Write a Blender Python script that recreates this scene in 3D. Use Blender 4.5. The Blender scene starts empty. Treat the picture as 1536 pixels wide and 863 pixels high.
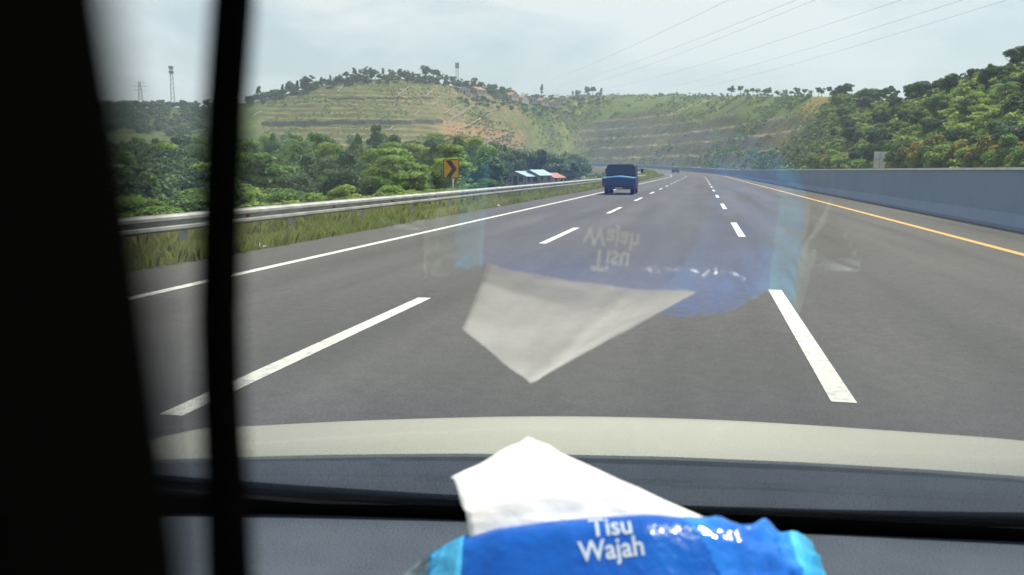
import bpy, bmesh, math, random
import numpy as np
from mathutils import Vector, Matrix
from mathutils.bvhtree import BVHTree

R = math.radians
scene = bpy.context.scene
col = scene.collection
random.seed(7)
rng = np.random.default_rng(11)

# ------------------------------------------------------------------ camera, sky, sun, exposure
CAM_H = 1.35
PITCH, YAW = R(8.217), R(12.673)
cam_d = bpy.data.cameras.new('camera')
cam = bpy.data.objects.new('camera', cam_d); col.objects.link(cam)
cam.location = (0, 0, CAM_H); cam.rotation_euler = (R(90) - PITCH, 0, YAW)
cam_d.sensor_width = 36; cam_d.lens = 36 * 1250 / 1536
cam_d.clip_start = 0.004; cam_d.clip_end = 20000
cam_d.dof.use_dof = True; cam_d.dof.focus_distance = 3.2
cam_d.dof.aperture_fstop = cam_d.lens / 2.7
scene.camera = cam

SUN_EL, SUN_AZ = R(66), R(48)          # azimuth clockwise from the road's direction (+Y)
world = bpy.data.worlds.new('World'); scene.world = world; world.use_nodes = True
wn, wl = world.node_tree.nodes, world.node_tree.links
wn.clear()
w_out = wn.new('ShaderNodeOutputWorld'); w_bg = wn.new('ShaderNodeBackground')
sky = wn.new('ShaderNodeTexSky'); sky.sky_type = 'NISHITA'; sky.sun_disc = False
sky.sun_elevation = SUN_EL; sky.sun_rotation = SUN_AZ
sky.air_density = 1.2; sky.dust_density = 1.6; sky.ozone_density = 1.0
tc = wn.new('ShaderNodeTexCoord')
mp = wn.new('ShaderNodeMapping'); mp.inputs['Scale'].default_value = (1.0, 1.0, 3.2)
cl = wn.new('ShaderNodeTexNoise'); cl.inputs['Scale'].default_value = 3.4; cl.inputs['Detail'].default_value = 7
cl.inputs['Roughness'].default_value = 0.55; cl.inputs['Distortion'].default_value = 0.35
cr = wn.new('ShaderNodeValToRGB')
cr.color_ramp.elements[0].position = 0.40; cr.color_ramp.elements[0].color = (0.34,) * 3 + (1,)
cr.color_ramp.elements[1].position = 0.58; cr.color_ramp.elements[1].color = (0.97,) * 3 + (1,)
mx = wn.new('ShaderNodeMix'); mx.data_type = 'RGBA'
mx.inputs['B'].default_value = (7.1, 7.45, 7.5, 1)
wl.new(tc.outputs['Generated'], mp.inputs['Vector']); wl.new(mp.outputs['Vector'], cl.inputs['Vector'])
wl.new(cl.outputs['Fac'], cr.inputs['Fac']); wl.new(cr.outputs['Color'], mx.inputs['Factor'])
wl.new(sky.outputs['Color'], mx.inputs['A']); wl.new(mx.outputs['Result'], w_bg.inputs['Color'])
w_bg.inputs['Strength'].default_value = 0.10
wl.new(w_bg.outputs['Background'], w_out.inputs['Surface'])

sun_d = bpy.data.lights.new('sun', 'SUN'); sun_d.energy = 5.0; sun_d.angle = R(0.53); sun_d.color = (1.0, 0.935, 0.81)
sun = bpy.data.objects.new('sun', sun_d); col.objects.link(sun)
sdir = Vector((math.sin(SUN_AZ) * math.cos(SUN_EL), math.cos(SUN_AZ) * math.cos(SUN_EL), math.sin(SUN_EL)))
sun.rotation_euler = sdir.to_track_quat('Z', 'Y').to_euler(); sun.location = (30, 30, 90)

scene.view_settings.view_transform = 'Standard'; scene.view_settings.look = 'None'
scene.view_settings.exposure = 0.48; scene.view_settings.gamma = 1.0
scene.view_settings.use_curve_mapping = False
scene.render.engine = 'CYCLES'
scene.cycles.use_denoising = True
scene.cycles.max_bounces = 8; scene.cycles.transparent_max_bounces = 12
scene.cycles.caustics_reflective = False; scene.cycles.caustics_refractive = False
scene.cycles.sample_clamp_indirect = 25

# ------------------------------------------------------------------ helpers
def tag(o, label=None, cat=None, group=None, kind=None):
    if label: o['label'] = label
    if cat: o['category'] = cat
    if group: o['group'] = group
    if kind: o['kind'] = kind
    return o

def link(o, parent=None):
    col.objects.link(o)
    if parent is not None: o.parent = parent
    return o

def empty(name, loc=(0, 0, 0), rz=0.0):
    o = bpy.data.objects.new(name, None); o.location = loc; o.rotation_euler = (0, 0, rz)
    o.empty_display_size = 0.2
    return link(o)

def mesh(name, V, F, mats, parent=None, smooth=False, mi=None):
    me = bpy.data.meshes.new(name)
    me.from_pydata([tuple(v) for v in V], [], [tuple(f) for f in F])
    for m in (mats if isinstance(mats, (list, tuple)) else [mats]): me.materials.append(m)
    if mi is not None: me.polygons.foreach_set('material_index', mi)
    if smooth: me.polygons.foreach_set('use_smooth', [True] * len(me.polygons))
    me.update()
    return link(bpy.data.objects.new(name, me), parent)

def np_mesh(name, V, F, mat, smooth=False, col_attr=None):
    """fast build: V (n,3), F (m,k)"""
    me = bpy.data.meshes.new(name)
    V = np.asarray(V, np.float32); F = np.asarray(F, np.int32); k = F.shape[1]
    me.vertices.add(len(V)); me.vertices.foreach_set('co', V.ravel())
    me.loops.add(F.size); me.loops.foreach_set('vertex_index', F.ravel())
    me.polygons.add(len(F))
    me.polygons.foreach_set('loop_start', np.arange(len(F), dtype=np.int32) * k)
    me.polygons.foreach_set('loop_total', np.full(len(F), k, np.int32))
    if smooth: me.polygons.foreach_set('use_smooth', np.ones(len(F), bool))
    me.update(calc_edges=True)
    if col_attr is not None:
        ca = me.color_attributes.new('col', 'FLOAT_COLOR', 'POINT')
        ca.data.foreach_set('color', np.asarray(col_attr, np.float32).ravel())
    me.materials.append(mat)
    return me

class MB:
    def __init__(s): s.V, s.F = [], []
    def add(s, V, F):
        n = len(s.V); s.V += [tuple(v) for v in V]; s.F += [tuple(i + n for i in f) for f in F]; return s
    def box(s, x0, x1, y0, y1, z0, z1):
        return s.add([(x, y, z) for z in (z0, z1) for y in (y0, y1) for x in (x0, x1)],
                     [(0, 2, 3, 1), (4, 5, 7, 6), (0, 1, 5, 4), (2, 6, 7, 3), (0, 4, 6, 2), (1, 3, 7, 5)])
    def tube(s, pts, rad, n=8, cap=True):
        pts = [Vector(p) for p in pts]; m = len(pts)
        rad = rad if isinstance(rad, (list, tuple)) else [rad] * m
        V = []
        for i, p in enumerate(pts):
            t = (pts[min(i + 1, m - 1)] - pts[max(i - 1, 0)]).normalized()
            a = t.cross(Vector((0, 0, 1)) if abs(t.z) < .9 else Vector((1, 0, 0))).normalized(); b = t.cross(a)
            V += [p + rad[i] * (a * math.cos(2 * math.pi * k / n) + b * math.sin(2 * math.pi * k / n)) for k in range(n)]
        F = [(i * n + k, i * n + (k + 1) % n, (i + 1) * n + (k + 1) % n, (i + 1) * n + k) for i in range(m - 1) for k in range(n)]
        if cap: F += [tuple(range(n)), tuple((m - 1) * n + k for k in reversed(range(n)))]
        return s.add(V, F)
    def prism(s, poly, axis, h0, h1):
        """poly of 2-tuples extruded along axis"""
        n = len(poly)
        def P(a, b, h): return {'x': (h, a, b), 'y': (a, h, b), 'z': (a, b, h)}[axis]
        V = [P(a, b, h0) for a, b in poly] + [P(a, b, h1) for a, b in poly]
        F = [tuple(range(n)), tuple(reversed(range(n, 2 * n)))] + [(i, (i + 1) % n, n + (i + 1) % n, n + i) for i in range(n)]
        return s.add(V, F)
    def build(s, name, mat, parent=None, smooth=False, bevel=0.0):
        o = mesh(name, s.V, s.F, mat, parent, smooth)
        bm = bmesh.new(); bm.from_mesh(o.data); bmesh.ops.recalc_face_normals(bm, faces=bm.faces); bm.to_mesh(o.data); bm.free()
        if bevel:
            b = o.modifiers.new('bevel', 'BEVEL'); b.width = bevel; b.segments = 2; b.limit_method = 'ANGLE'
        return o

def grid_faces(nu, nv):
    i, j = np.meshgrid(np.arange(nu - 1), np.arange(nv - 1), indexing='ij')
    a = (i * nv + j).ravel(); return np.stack([a, a + nv, a + nv + 1, a + 1], 1)

def vnoise(x, y, sc, seed=0):
    x = np.asarray(x) / sc + 1000.37 + seed * 17.1; y = np.asarray(y) / sc + 1000.71 + seed * 31.7
    xi = np.floor(x).astype(np.int64); yi = np.floor(y).astype(np.int64); fx = x - xi; fy = y - yi
    fx = fx * fx * (3 - 2 * fx); fy = fy * fy * (3 - 2 * fy)
    def h(a, b):
        v = np.sin(a * 127.1 + b * 311.7 + seed * 74.7) * 43758.5453
        return v - np.floor(v)
    return (h(xi, yi) * (1 - fx) + h(xi + 1, yi) * fx) * (1 - fy) + (h(xi, yi + 1) * (1 - fx) + h(xi + 1, yi + 1) * fx) * fy

# ------------------------------------------------------------------ materials
def mat(name, c, rough=0.6, c2=None, nscale=8.0, detail=5.0, bump=0.0, bscale=None, metal=0.0, spec=0.5, coat=0.0, lo=0.35, hi=0.65):
    m = bpy.data.materials.new(name); m.use_nodes = True
    n, l = m.node_tree.nodes, m.node_tree.links; p = n['Principled BSDF']
    p.inputs['Base Color'].default_value = (*c, 1); p.inputs['Roughness'].default_value = rough
    p.inputs['Metallic'].default_value = metal; p.inputs['Specular IOR Level'].default_value = spec
    p.inputs['Coat Weight'].default_value = coat
    t = n.new('ShaderNodeTexCoord')
    if c2 is not None:
        no = n.new('ShaderNodeTexNoise'); no.inputs['Scale'].default_value = nscale; no.inputs['Detail'].default_value = detail
        ra = n.new('ShaderNodeValToRGB'); e = ra.color_ramp.elements
        e[0].position = lo; e[1].position = hi; e[0].color = (*c, 1); e[1].color = (*c2, 1)
        l.new(t.outputs['Object'], no.inputs['Vector']); l.new(no.outputs['Fac'], ra.inputs['Fac']); l.new(ra.outputs['Color'], p.inputs['Base Color'])
    if bump:
        nb = n.new('ShaderNodeTexNoise'); nb.inputs['Scale'].default_value = bscale or nscale; nb.inputs['Detail'].default_value = 3
        bp = n.new('ShaderNodeBump'); bp.inputs['Strength'].default_value = bump; bp.inputs['Distance'].default_value = 0.01
        l.new(t.outputs['Object'], nb.inputs['Vector']); l.new(nb.outputs['Fac'], bp.inputs['Height']); l.new(bp.outputs['Normal'], p.inputs['Normal'])
    return m

def leaf_mat(name, c1, c2, c3):
    m = bpy.data.materials.new(name); m.use_nodes = True
    n, l = m.node_tree.nodes, m.node_tree.links; p = n['Principled BSDF']
    at = n.new('ShaderNodeAttribute'); at.attribute_name = 'col'
    oi = n.new('ShaderNodeObjectInfo')
    ad = n.new('ShaderNodeMath'); ad.operation = 'MULTIPLY_ADD'; ad.inputs[1].default_value = 0.5
    m2 = n.new('ShaderNodeMath'); m2.operation = 'MULTIPLY'; m2.inputs[1].default_value = 0.5
    sp = n.new('ShaderNodeSeparateColor'); l.new(at.outputs['Color'], sp.inputs['Color'])
    l.new(sp.outputs['Red'], m2.inputs[0]); l.new(oi.outputs['Random'], ad.inputs[0]); l.new(m2.outputs[0], ad.inputs[2])
    ra = n.new('ShaderNodeValToRGB'); e = ra.color_ramp.elements
    e[0].position = 0.15; e[1].position = 0.85; e[0].color = (*c1, 1); e[1].color = (*c3, 1)
    em = e.new(0.5); em.color = (*c2, 1)
    l.new(ad.outputs[0], ra.inputs['Fac']); l.new(ra.outputs['Color'], p.inputs['Base Color'])
    p.inputs['Roughness'].default_value = 0.55; p.inputs['Specular IOR Level'].default_value = 0.35
    tr = n.new('ShaderNodeBsdfTranslucent'); l.new(ra.outputs['Color'], tr.inputs['Color'])
    mi = n.new('ShaderNodeMixShader'); mi.inputs[0].default_value = 0.42
    l.new(p.outputs[0], mi.inputs[1]); l.new(tr.outputs[0], mi.inputs[2]); l.new(mi.outputs[0], n['Material Output'].inputs['Surface'])
    return m

def attr_mat(name, rough=0.9, nscale=0.35, amt=0.35, bump=0.0, fine=3.0):
    """ground colour from the terrain's own cover map, broken up by noise"""
    m = bpy.data.materials.new(name); m.use_nodes = True
    n, l = m.node_tree.nodes, m.node_tree.links; p = n['Principled BSDF']
    at = n.new('ShaderNodeAttribute'); at.attribute_name = 'col'; t = n.new('ShaderNodeTexCoord')
    no = n.new('ShaderNodeTexNoise'); no.inputs['Scale'].default_value = nscale; no.inputs['Detail'].default_value = 9; no.inputs['Roughness'].default_value = 0.7
    mr = n.new('ShaderNodeMapRange'); mr.inputs['From Min'].default_value = 0.3; mr.inputs['From Max'].default_value = 0.7
    mr.inputs['To Min'].default_value = 1 - amt; mr.inputs['To Max'].default_value = 1 + amt
    mu = n.new('ShaderNodeMix'); mu.data_type = 'RGBA'; mu.blend_type = 'MULTIPLY'; mu.inputs['Factor'].default_value = 1
    l.new(t.outputs['Object'], no.inputs['Vector']); l.new(no.outputs['Fac'], mr.inputs['Value'])
    l.new(at.outputs['Color'], mu.inputs['A']); l.new(mr.outputs['Result'], mu.inputs['B']); l.new(mu.outputs['Result'], p.inputs['Base Color'])
    p.inputs['Roughness'].default_value = rough; p.inputs['Specular IOR Level'].default_value = 0.2
    no2 = n.new('ShaderNodeTexNoise'); no2.inputs['Scale'].default_value = 1.1; no2.inputs['Detail'].default_value = 8; no2.inputs['Roughness'].default_value = 0.75
    l.new(t.outputs['Object'], no2.inputs['Vector'])
    r2 = n.new('ShaderNodeValToRGB'); r2.color_ramp.elements[0].position = .38; r2.color_ramp.elements[0].color = (.55, .62, .45, 1); r2.color_ramp.elements[1].position = .62; r2.color_ramp.elements[1].color = (1.3, 1.2, 1.15, 1)
    l.new(no2.outputs['Fac'], r2.inputs['Fac'])
    mu2 = n.new('ShaderNodeMix'); mu2.data_type = 'RGBA'; mu2.blend_type = 'MULTIPLY'; mu2.inputs['Factor'].default_value = 1
    l.new(mu.outputs['Result'], mu2.inputs['A']); l.new(r2.outputs['Color'], mu2.inputs['B']); l.new(mu2.outputs['Result'], p.inputs['Base Color'])
    bp = n.new('ShaderNodeBump'); bp.inputs['Strength'].default_value = 0.6; bp.inputs['Distance'].default_value = 0.5
    l.new(no.outputs['Fac'], bp.inputs['Height']); l.new(bp.outputs['Normal'], p.inputs['Normal'])
    return m

def asphalt_mat():
    m = bpy.data.materials.new('asphalt'); m.use_nodes = True
    n, l = m.node_tree.nodes, m.node_tree.links; p = n['Principled BSDF']; t = n.new('ShaderNodeTexCoord')
    def noise(sc, det, scale=None):
        no = n.new('ShaderNodeTexNoise'); no.inputs['Scale'].default_value = sc; no.inputs['Detail'].default_value = det
        if scale:
            mpn = n.new('ShaderNodeMapping'); mpn.inputs['Scale'].default_value = scale
            l.new(t.outputs['Object'], mpn.inputs['Vector']); l.new(mpn.outputs['Vector'], no.inputs['Vector'])
        else: l.new(t.outputs['Object'], no.inputs['Vector'])
        return no
    a = noise(55, 4); b = noise(1.1, 6, (1.0, 0.07, 1)); c = noise(9, 4)
    ra = n.new('ShaderNodeValToRGB'); e = ra.color_ramp.elements
    e[0].position = 0.33; e[0].color = (0.060, 0.056, 0.052, 1); e[1].position = 0.7; e[1].color = (0.108, 0.102, 0.095, 1)
    l.new(a.outputs['Fac'], ra.inputs['Fac'])
    def mul(src, fac_node, lo, hi):
        mr = n.new('ShaderNodeMapRange'); mr.inputs['From Min'].default_value = 0.3; mr.inputs['From Max'].default_value = 0.7
        mr.inputs['To Min'].default_value = lo; mr.inputs['To Max'].default_value = hi
        l.new(fac_node.outputs['Fac'], mr.inputs['Value'])
        mu = n.new('ShaderNodeMix'); mu.data_type = 'RGBA'; mu.blend_type = 'MULTIPLY'; mu.inputs['Factor'].default_value = 1
        l.new(src, mu.inputs['A']); l.new(mr.outputs['Result'], mu.inputs['B']); return mu.outputs['Result']
    s = mul(ra.outputs['Color'], b, 0.80, 1.16); s = mul(s, c, 0.88, 1.12); s = mul(s, noise(0.35, 5, (1.0, 0.5, 1)), 0.88, 1.1); s = mul(s, noise(1.0, 2, (1.05, 0.006, 1)), 0.84, 1.12)
    l.new(s, p.inputs['Base Color']); p.inputs['Roughness'].default_value = 0.82; p.inputs['Specular IOR Level'].default_value = 0.35
    bp = n.new('ShaderNodeBump'); bp.inputs['Strength'].default_value = 0.5; bp.inputs['Distance'].default_value = 0.008
    l.new(a.outputs['Fac'], bp.inputs['Height']); l.new(bp.outputs['Normal'], p.inputs['Normal'])
    return m

def glass_mat():
    """laminated windscreen: Schlick reflection over a faintly tinted clear pane, with a film of dust"""
    m = bpy.data.materials.new('windscreen_glass'); m.use_nodes = True
    n, l = m.node_tree.nodes, m.node_tree.links; n.remove(n['Principled BSDF'])
    g = n.new('ShaderNodeNewGeometry'); dt = n.new('ShaderNodeVectorMath'); dt.operation = 'DOT_PRODUCT'
    l.new(g.outputs['Normal'], dt.inputs[0]); l.new(g.outputs['Incoming'], dt.inputs[1])
    def M(op, a, b=None, clamp=False):
        x = n.new('ShaderNodeMath'); x.operation = op; x.use_clamp = clamp
        for i, v in enumerate((a, b)):
            if v is None: continue
            if isinstance(v, (int, float)): x.inputs[i].default_value = v
            else: l.new(v, x.inputs[i])
        return x.outputs[0]
    c = M('ABSOLUTE', dt.outputs['Value']); F = M('POWER', M('SUBTRACT', 1.0, c), 5.0)
    F = M('ADD', M('MULTIPLY', F, 0.96), 0.04)
    F = M('MULTIPLY', F, 1.95, True)
    tr = n.new('ShaderNodeBsdfTransparent'); tr.inputs['Color'].default_value = (0.93, 0.965, 0.95, 1)
    gl = n.new('ShaderNodeBsdfGlossy'); gl.inputs['Roughness'].default_value = 0.0
    df = n.new('ShaderNodeBsdfDiffuse'); df.inputs['Color'].default_value = (0.6, 0.6, 0.58, 1)
    t = n.new('ShaderNodeTexCoord')
    n1 = n.new('ShaderNodeTexNoise'); n1.inputs['Scale'].default_value = 9; n1.inputs['Detail'].default_value = 4
    r1 = n.new('ShaderNodeMapRange'); r1.inputs['From Min'].default_value = 0.48; r1.inputs['From Max'].default_value = 0.78
    r1.inputs['To Min'].default_value = 0.003; r1.inputs['To Max'].default_value = 0.032
    l.new(t.outputs['Object'], n1.inputs['Vector']); l.new(n1.outputs['Fac'], r1.inputs['Value'])
    m1 = n.new('ShaderNodeMixShader'); m2 = n.new('ShaderNodeMixShader')
    l.new(r1.outputs['Result'], m1.inputs[0]); l.new(tr.outputs[0], m1.inputs[1]); l.new(df.outputs[0], m1.inputs[2])
    l.new(F, m2.inputs[0]); l.new(m1.outputs[0], m2.inputs[1]); l.new(gl.outputs[0], m2.inputs[2])
    l.new(m2.outputs[0], n['Material Output'].inputs['Surface'])
    return m

M_ASPHALT = asphalt_mat()
M_TERRAIN = attr_mat('terrain_cover', nscale=0.25, amt=0.4)
M_WHITE_LINE = mat('road_paint_white', (0.68, 0.68, 0.63), 0.6, (0.36, 0.36, 0.33), 16, 9, lo=.5, hi=.72)
M_YELLOW_LINE = mat('road_paint_yellow', (0.62, 0.36, 0.08), 0.6, (0.40, 0.26, 0.10), 12, 9, lo=.48, hi=.72)
M_CONCRETE = mat('barrier_concrete', (0.165, 0.225, 0.330), 0.85, (0.190, 0.250, 0.355), .6, 5, 0.25, 30)  # blue skylight on the shaded face is put into this colour
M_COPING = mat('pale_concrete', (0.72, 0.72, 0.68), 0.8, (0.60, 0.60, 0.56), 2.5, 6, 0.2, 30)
M_STEEL = mat('galvanised_steel', (0.50, 0.50, 0.49), 0.55, (0.34, 0.33, 0.31), 2.2, 9, metal=0.1)
M_RUST = mat('red_reflector', (0.25, 0.05, 0.04), 0.5)
M_BARK = mat('bark', (0.10, 0.075, 0.05), 0.9, (0.17, 0.14, 0.10), 6, 6, 0.5, 20)
M_LEAF_DARK = leaf_mat('leaf_dark', (0.032, 0.074, 0.034), (0.059, 0.119, 0.050), (0.100, 0.172, 0.066))  # blue veil reflected in the windscreen is mixed into these greens
M_LEAF_MID = leaf_mat('leaf_mid', (0.052, 0.121, 0.025), (0.098, 0.190, 0.039), (0.167, 0.265, 0.063))
M_LEAF_BRIGHT = leaf_mat('leaf_bright', (0.113, 0.212, 0.032), (0.198, 0.317, 0.051), (0.317, 0.409, 0.082))
M_LEAF_OCHRE = leaf_mat('leaf_ochre', (0.140, 0.170, 0.028), (0.280, 0.250, 0.040), (0.450, 0.310, 0.050))
M_GRASS = leaf_mat('grass_blades', (0.150, 0.200, 0.036), (0.250, 0.300, 0.062), (0.420, 0.370, 0.160))
M_BLACK = mat('black_trim', (0.0015, 0.0015, 0.0015), 0.95, spec=0.0)
M_RUBBER = mat('rubber', (0.018, 0.018, 0.018), 0.8)
M_FRIT = mat('black_ceramic_band', (0.003, 0.003, 0.003), 0.9, spec=0.05)
M_DASH = mat('dash_plastic', (0.050, 0.064, 0.092), 0.6, (0.062, 0.078, 0.108), 14, 4, 0.55, 420, spec=0.3)
M_COWL = mat('cowl_plastic', (0.009, 0.014, 0.032), 0.6, (0.014, 0.021, 0.044), 9, 5, 0.5, 330, spec=0.22)
M_PAINT = mat('cream_paint', (0.86, 0.845, 0.70), 0.3, (0.88, 0.865, 0.72), 2.0, 2, coat=0.5)
M_GLASS = glass_mat()

# ------------------------------------------------------------------ road axis
ROAD_D0, ROAD_R = 165.0, 640.0
def road_z(s):
    s = np.asarray(s, float); k = 0.0155 / 150
    z1 = -0.0035 * s
    q = np.clip(s - 150, 0, 150)
    return np.where(s < 150, z1, -0.525 - 0.0035 * q + 0.5 * k * q * q + 0.012 * np.clip(s - 300, 0, None))
def road_pt(s, l, dz=0.0):
    """point at distance s along the road, l metres to the right of the axis"""
    s = np.asarray(s, float); l = np.asarray(l, float)
    th = np.clip(s - ROAD_D0, 0, None) / ROAD_R
    x = np.where(s < ROAD_D0, l, -ROAD_R + (ROAD_R + l) * np.cos(th))
    y = np.where(s < ROAD_D0, s, ROAD_D0 + (ROAD_R + l) * np.sin(th))
    return np.stack(np.broadcast_arrays(x, y, road_z(s) + dz), -1)
def road_inv(x, y):
    ang = np.arctan2(y - ROAD_D0, x + ROAD_R)
    st = y < ROAD_D0
    return np.where(st, y, ROAD_D0 + ROAD_R * ang), np.where(st, x, np.hypot(x + ROAD_R, y - ROAD_D0) - ROAD_R)
S_END = 495.0
S_LINE = np.concatenate([np.arange(-40, 60, 2.0), np.arange(60, S_END + 1, 5.0)])
def ribbon(name, l0, l1, s_list, dz, m, parent=None, nl=2):
    s_list = np.asarray(s_list, float); ls = np.linspace(l0, l1, nl)
    V = road_pt(s_list[:, None], ls[None, :], dz).reshape(-1, 3)
    F = grid_faces(len(s_list), nl)[:, ::-1]
    return mesh(name, V, F.tolist(), m, parent)

road = tag(ribbon('road', -7.45, 7.0, S_LINE, 0.0, M_ASPHALT, nl=5), kind='structure')
road_b = tag(ribbon('opposite_road', 7.7, 20.5, S_LINE, 0.0, M_ASPHALT, nl=4), kind='structure')
ribbon('edge_line', -5.93, -5.78, S_LINE, 0.004, M_WHITE_LINE, road)
ribbon('median_line', 5.04, 5.20, S_LINE, 0.004, M_YELLOW_LINE, road)
for l, s0, per, ln in ((-2.83, 3.95, 11.2, 4.4), (0.86, 5.05, 12.6, 4.75)):
    k = 0
    while s0 + k * per < 420:
        a = s0 + k * per
        ribbon('lane_dash', l - 0.072, l + 0.072, np.linspace(a, a + ln, 3), 0.004, M_WHITE_LINE, road); k += 1

# ------------------------------------------------------------------ terrain
def px_of(x, y):
    """bearing of a place seen from the car, in the units the land survey below is written in"""
    az = np.arctan2(x, y) + YAW
    return 768 + 1250 * np.tan(np.clip(az, -1.25, 1.25)) / math.cos(PITCH)
def elev(px, row):
    a = (px - 768) / 1250.0; b = (431.5 - row) / 1250.0
    up = b * math.cos(PITCH) - math.sin(PITCH); fwd = math.cos(PITCH) + b * math.sin(PITCH)
    return up / np.hypot(a, fwd)
# bearing, crest angle row, crest distance
SURV = np.array([
    (-2500, 150, 520), (-600, 160, 480), (60, 166, 450), (180, 163, 450), (300, 161, 440), (380, 154, 430), (430, 142, 430),
    (480, 130, 430), (540, 120, 440), (600, 118, 450), (650, 122, 465), (700, 134, 500), (760, 141, 540), (820, 146, 600),
    (870, 145, 660), (930, 142, 640), (1000, 143, 600), (1060, 144, 540), (1120, 144, 440), (1180, 145, 370), (1240, 145, 290),
    (1290, 160, 225), (1330, 164, 190), (1400, 144, 150), (1480, 122, 128), (1540, 116, 120), (1700, 104, 105), (2600, 60, 70), (5000, 40, 55)], float)
FOOT = np.array([(-2500, 260), (180, 250), (400, 290), (600, 300), (700, 330), (780, 400), (820, 470), (850, 530)], float)
# where each bearing leaves the far verge of the opposite carriageway
_pxs = np.linspace(862, 2600, 300); _rr = np.linspace(10, 760, 1500); _cross = []
for p in _pxs:
    az = math.atan((p - 768) / 1250 * math.cos(PITCH)) - YAW
    s_, l_ = road_inv(_rr * math.sin(az), _rr * math.cos(az)); ok = np.where(l_ > 24)[0]
    _cross.append(_rr[ok[0]] if len(ok) else 600)
FPX = np.concatenate([FOOT[:, 0], _pxs]); FR = np.concatenate([FOOT[:, 1], np.array(_cross)])
def terrace(z, step, bench):
    q = z / step; i = np.floor(q); f = q - i
    g = np.clip((f - bench) / (1 - bench), 0, 1)
    return step * (i + g), g
def sstep(a, b, x):
    t = np.clip((np.asarray(x) - a) / (b - a), 0, 1); return t * t * (3 - 2 * t)
def terrain(x, y, want_col=False):
    x = np.asarray(x, float); y = np.asarray(y, float)
    r = np.hypot(x, y); px = px_of(x, y)
    front = np.arctan2(x, y) + YAW; front = np.abs(front) < 1.2
    px = np.where(front, px, np.where(x < 0, -2400, 4000))
    s, l = road_inv(x, y)
    rz = road_z(np.clip(s, -60, 620))
    # valley / verge on the left of the road
    d = -l - 7.45
    valley = rz - 0.05 - 0.10 * np.clip(d, 0, 3) - 4.2 * sstep(3, 22, d) + 0.6 * (vnoise(x, y, 18, 1) - 0.5) * sstep(4, 14, d) + 2.0 * (vnoise(x, y, 70, 2) - 0.5) * sstep(14, 60, d)
    hx, hy = -31.5, 157.0
    valley = valley + 3.1 * np.exp(-(((x - hx) ** 2 + (y - hy) ** 2) / 24.0 ** 2))
    right = rz - 0.05 + 0.0 * x
    base = np.where(l < 0, valley, right)
    base = np.where((l > -7.45) & (l < 22), rz - 0.05, base)
    # hills
    cr_row = np.interp(px, SURV[:, 0], SURV[:, 1]); cr_r = np.interp(px, SURV[:, 0], SURV[:, 2]); ft_r = np.interp(px, FPX, FR)
    ft_r = np.minimum(ft_r, cr_r - 25)
    z_c = CAM_H + cr_r * elev(px, cr_row)
    z_f = np.where(px < 840, -3.5, np.interp(px, [840, 1000, 1150, 1300], [4, 1.5, 0.2, -0.1]))
    t = (r - ft_r) / (cr_r - ft_r)
    tt = np.clip(t, 0, 1)
    hz = z_f + (z_c - z_f) * (0.25 * tt * tt * (3 - 2 * tt) + 0.75 * tt)
    lump = (vnoise(x, y, 38, 3) - 0.5) * 4.0 + (vnoise(x, y, 14, 4) - 0.5) * 1.5
    # terraced cuts
    m_left = sstep(385, 430, px) * (1 - sstep(770, 800, px)) * sstep(0.18, 0.28, tt) * (1 - sstep(0.93, 0.99, tt))
    m_mid = sstep(850, 900, px) * (1 - sstep(1210, 1260, px)) * (1 - sstep(0.62, 0.74, tt + 0.3 * (vnoise(x, y, 60, 5) - 0.5) + 0.0009 * np.abs(px - 1010)))
    hz = hz + lump * sstep(0.02, 0.15, tt) * (1 - sstep(0.9, 1.0, tt)) * (1 - .85 * np.maximum(m_left, m_mid * .7))
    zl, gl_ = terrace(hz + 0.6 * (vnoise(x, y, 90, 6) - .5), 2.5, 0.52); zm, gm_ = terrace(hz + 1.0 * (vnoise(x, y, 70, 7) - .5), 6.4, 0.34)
    hz = hz * (1 - m_left) + zl * m_left; hz = hz * (1 - m_mid) + zm * m_mid
    hz = hz + (vnoise(x, y, 5.5, 13) - .5) * 1.3 * m_mid + (vnoise(x, y, 6, 14) - .5) * .5 * m_left
    back = np.clip(r - cr_r, 0, None); hz = hz - 0.22 * back * (1 - np.exp(-back / 60.0))
    z = np.where(t > 0, np.maximum(base, hz), base)
    w_road = (1 - sstep(20.7, 24, l)) * (1 - sstep(7.45, 9.0, -l)) * (1 - sstep(500, 530, s)) * (y > -200)
    z = z * (1 - w_road) + (rz - 0.06) * w_road
    z = np.maximum(z, -12)
    if not want_col: return z
    C = np.zeros(x.shape + (3,))
    def put(w, c):
        nonlocal C
        C = C * (1 - w[..., None]) + np.array(c) * w[..., None]
    one = np.ones_like(x)
    n1 = vnoise(x, y, 26, 8); n2 = vnoise(x, y, 7, 9); n3 = vnoise(x, y, 2.2, 10)
    put(one, (0.050, 0.078, 0.020)); put(sstep(.4, .7, n1), (0.095, 0.125, 0.030)); put(sstep(.5, .8, n2) * .5, (0.12, 0.115, 0.045))
    put((np.abs(l + 9) < 4) * one * .8, (0.19, 0.20, 0.065))
    hill = (t > 0) * one
    gm = hill * sstep(700, 780, px) * (1 - sstep(1240, 1300, px))
    put(gm, (0.085, 0.125, 0.028)); put(gm * sstep(.45, .65, n1), (0.15, 0.175, 0.04)); put(gm * sstep(.55, .8, n2) * .8, (0.045, 0.075, 0.02))
    put(hill * sstep(1265, 1300, px), (0.050, 0.080, 0.022)); put(hill * (1 - sstep(330, 390, px)) * .8, (0.060, 0.088, 0.026))
    oc = hill * sstep(1180, 1210, px) * (1 - sstep(1265, 1285, px)); put(oc * sstep(.3, .6, n1 * .5 + n2 * .5), (0.21, 0.165, 0.055))
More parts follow.
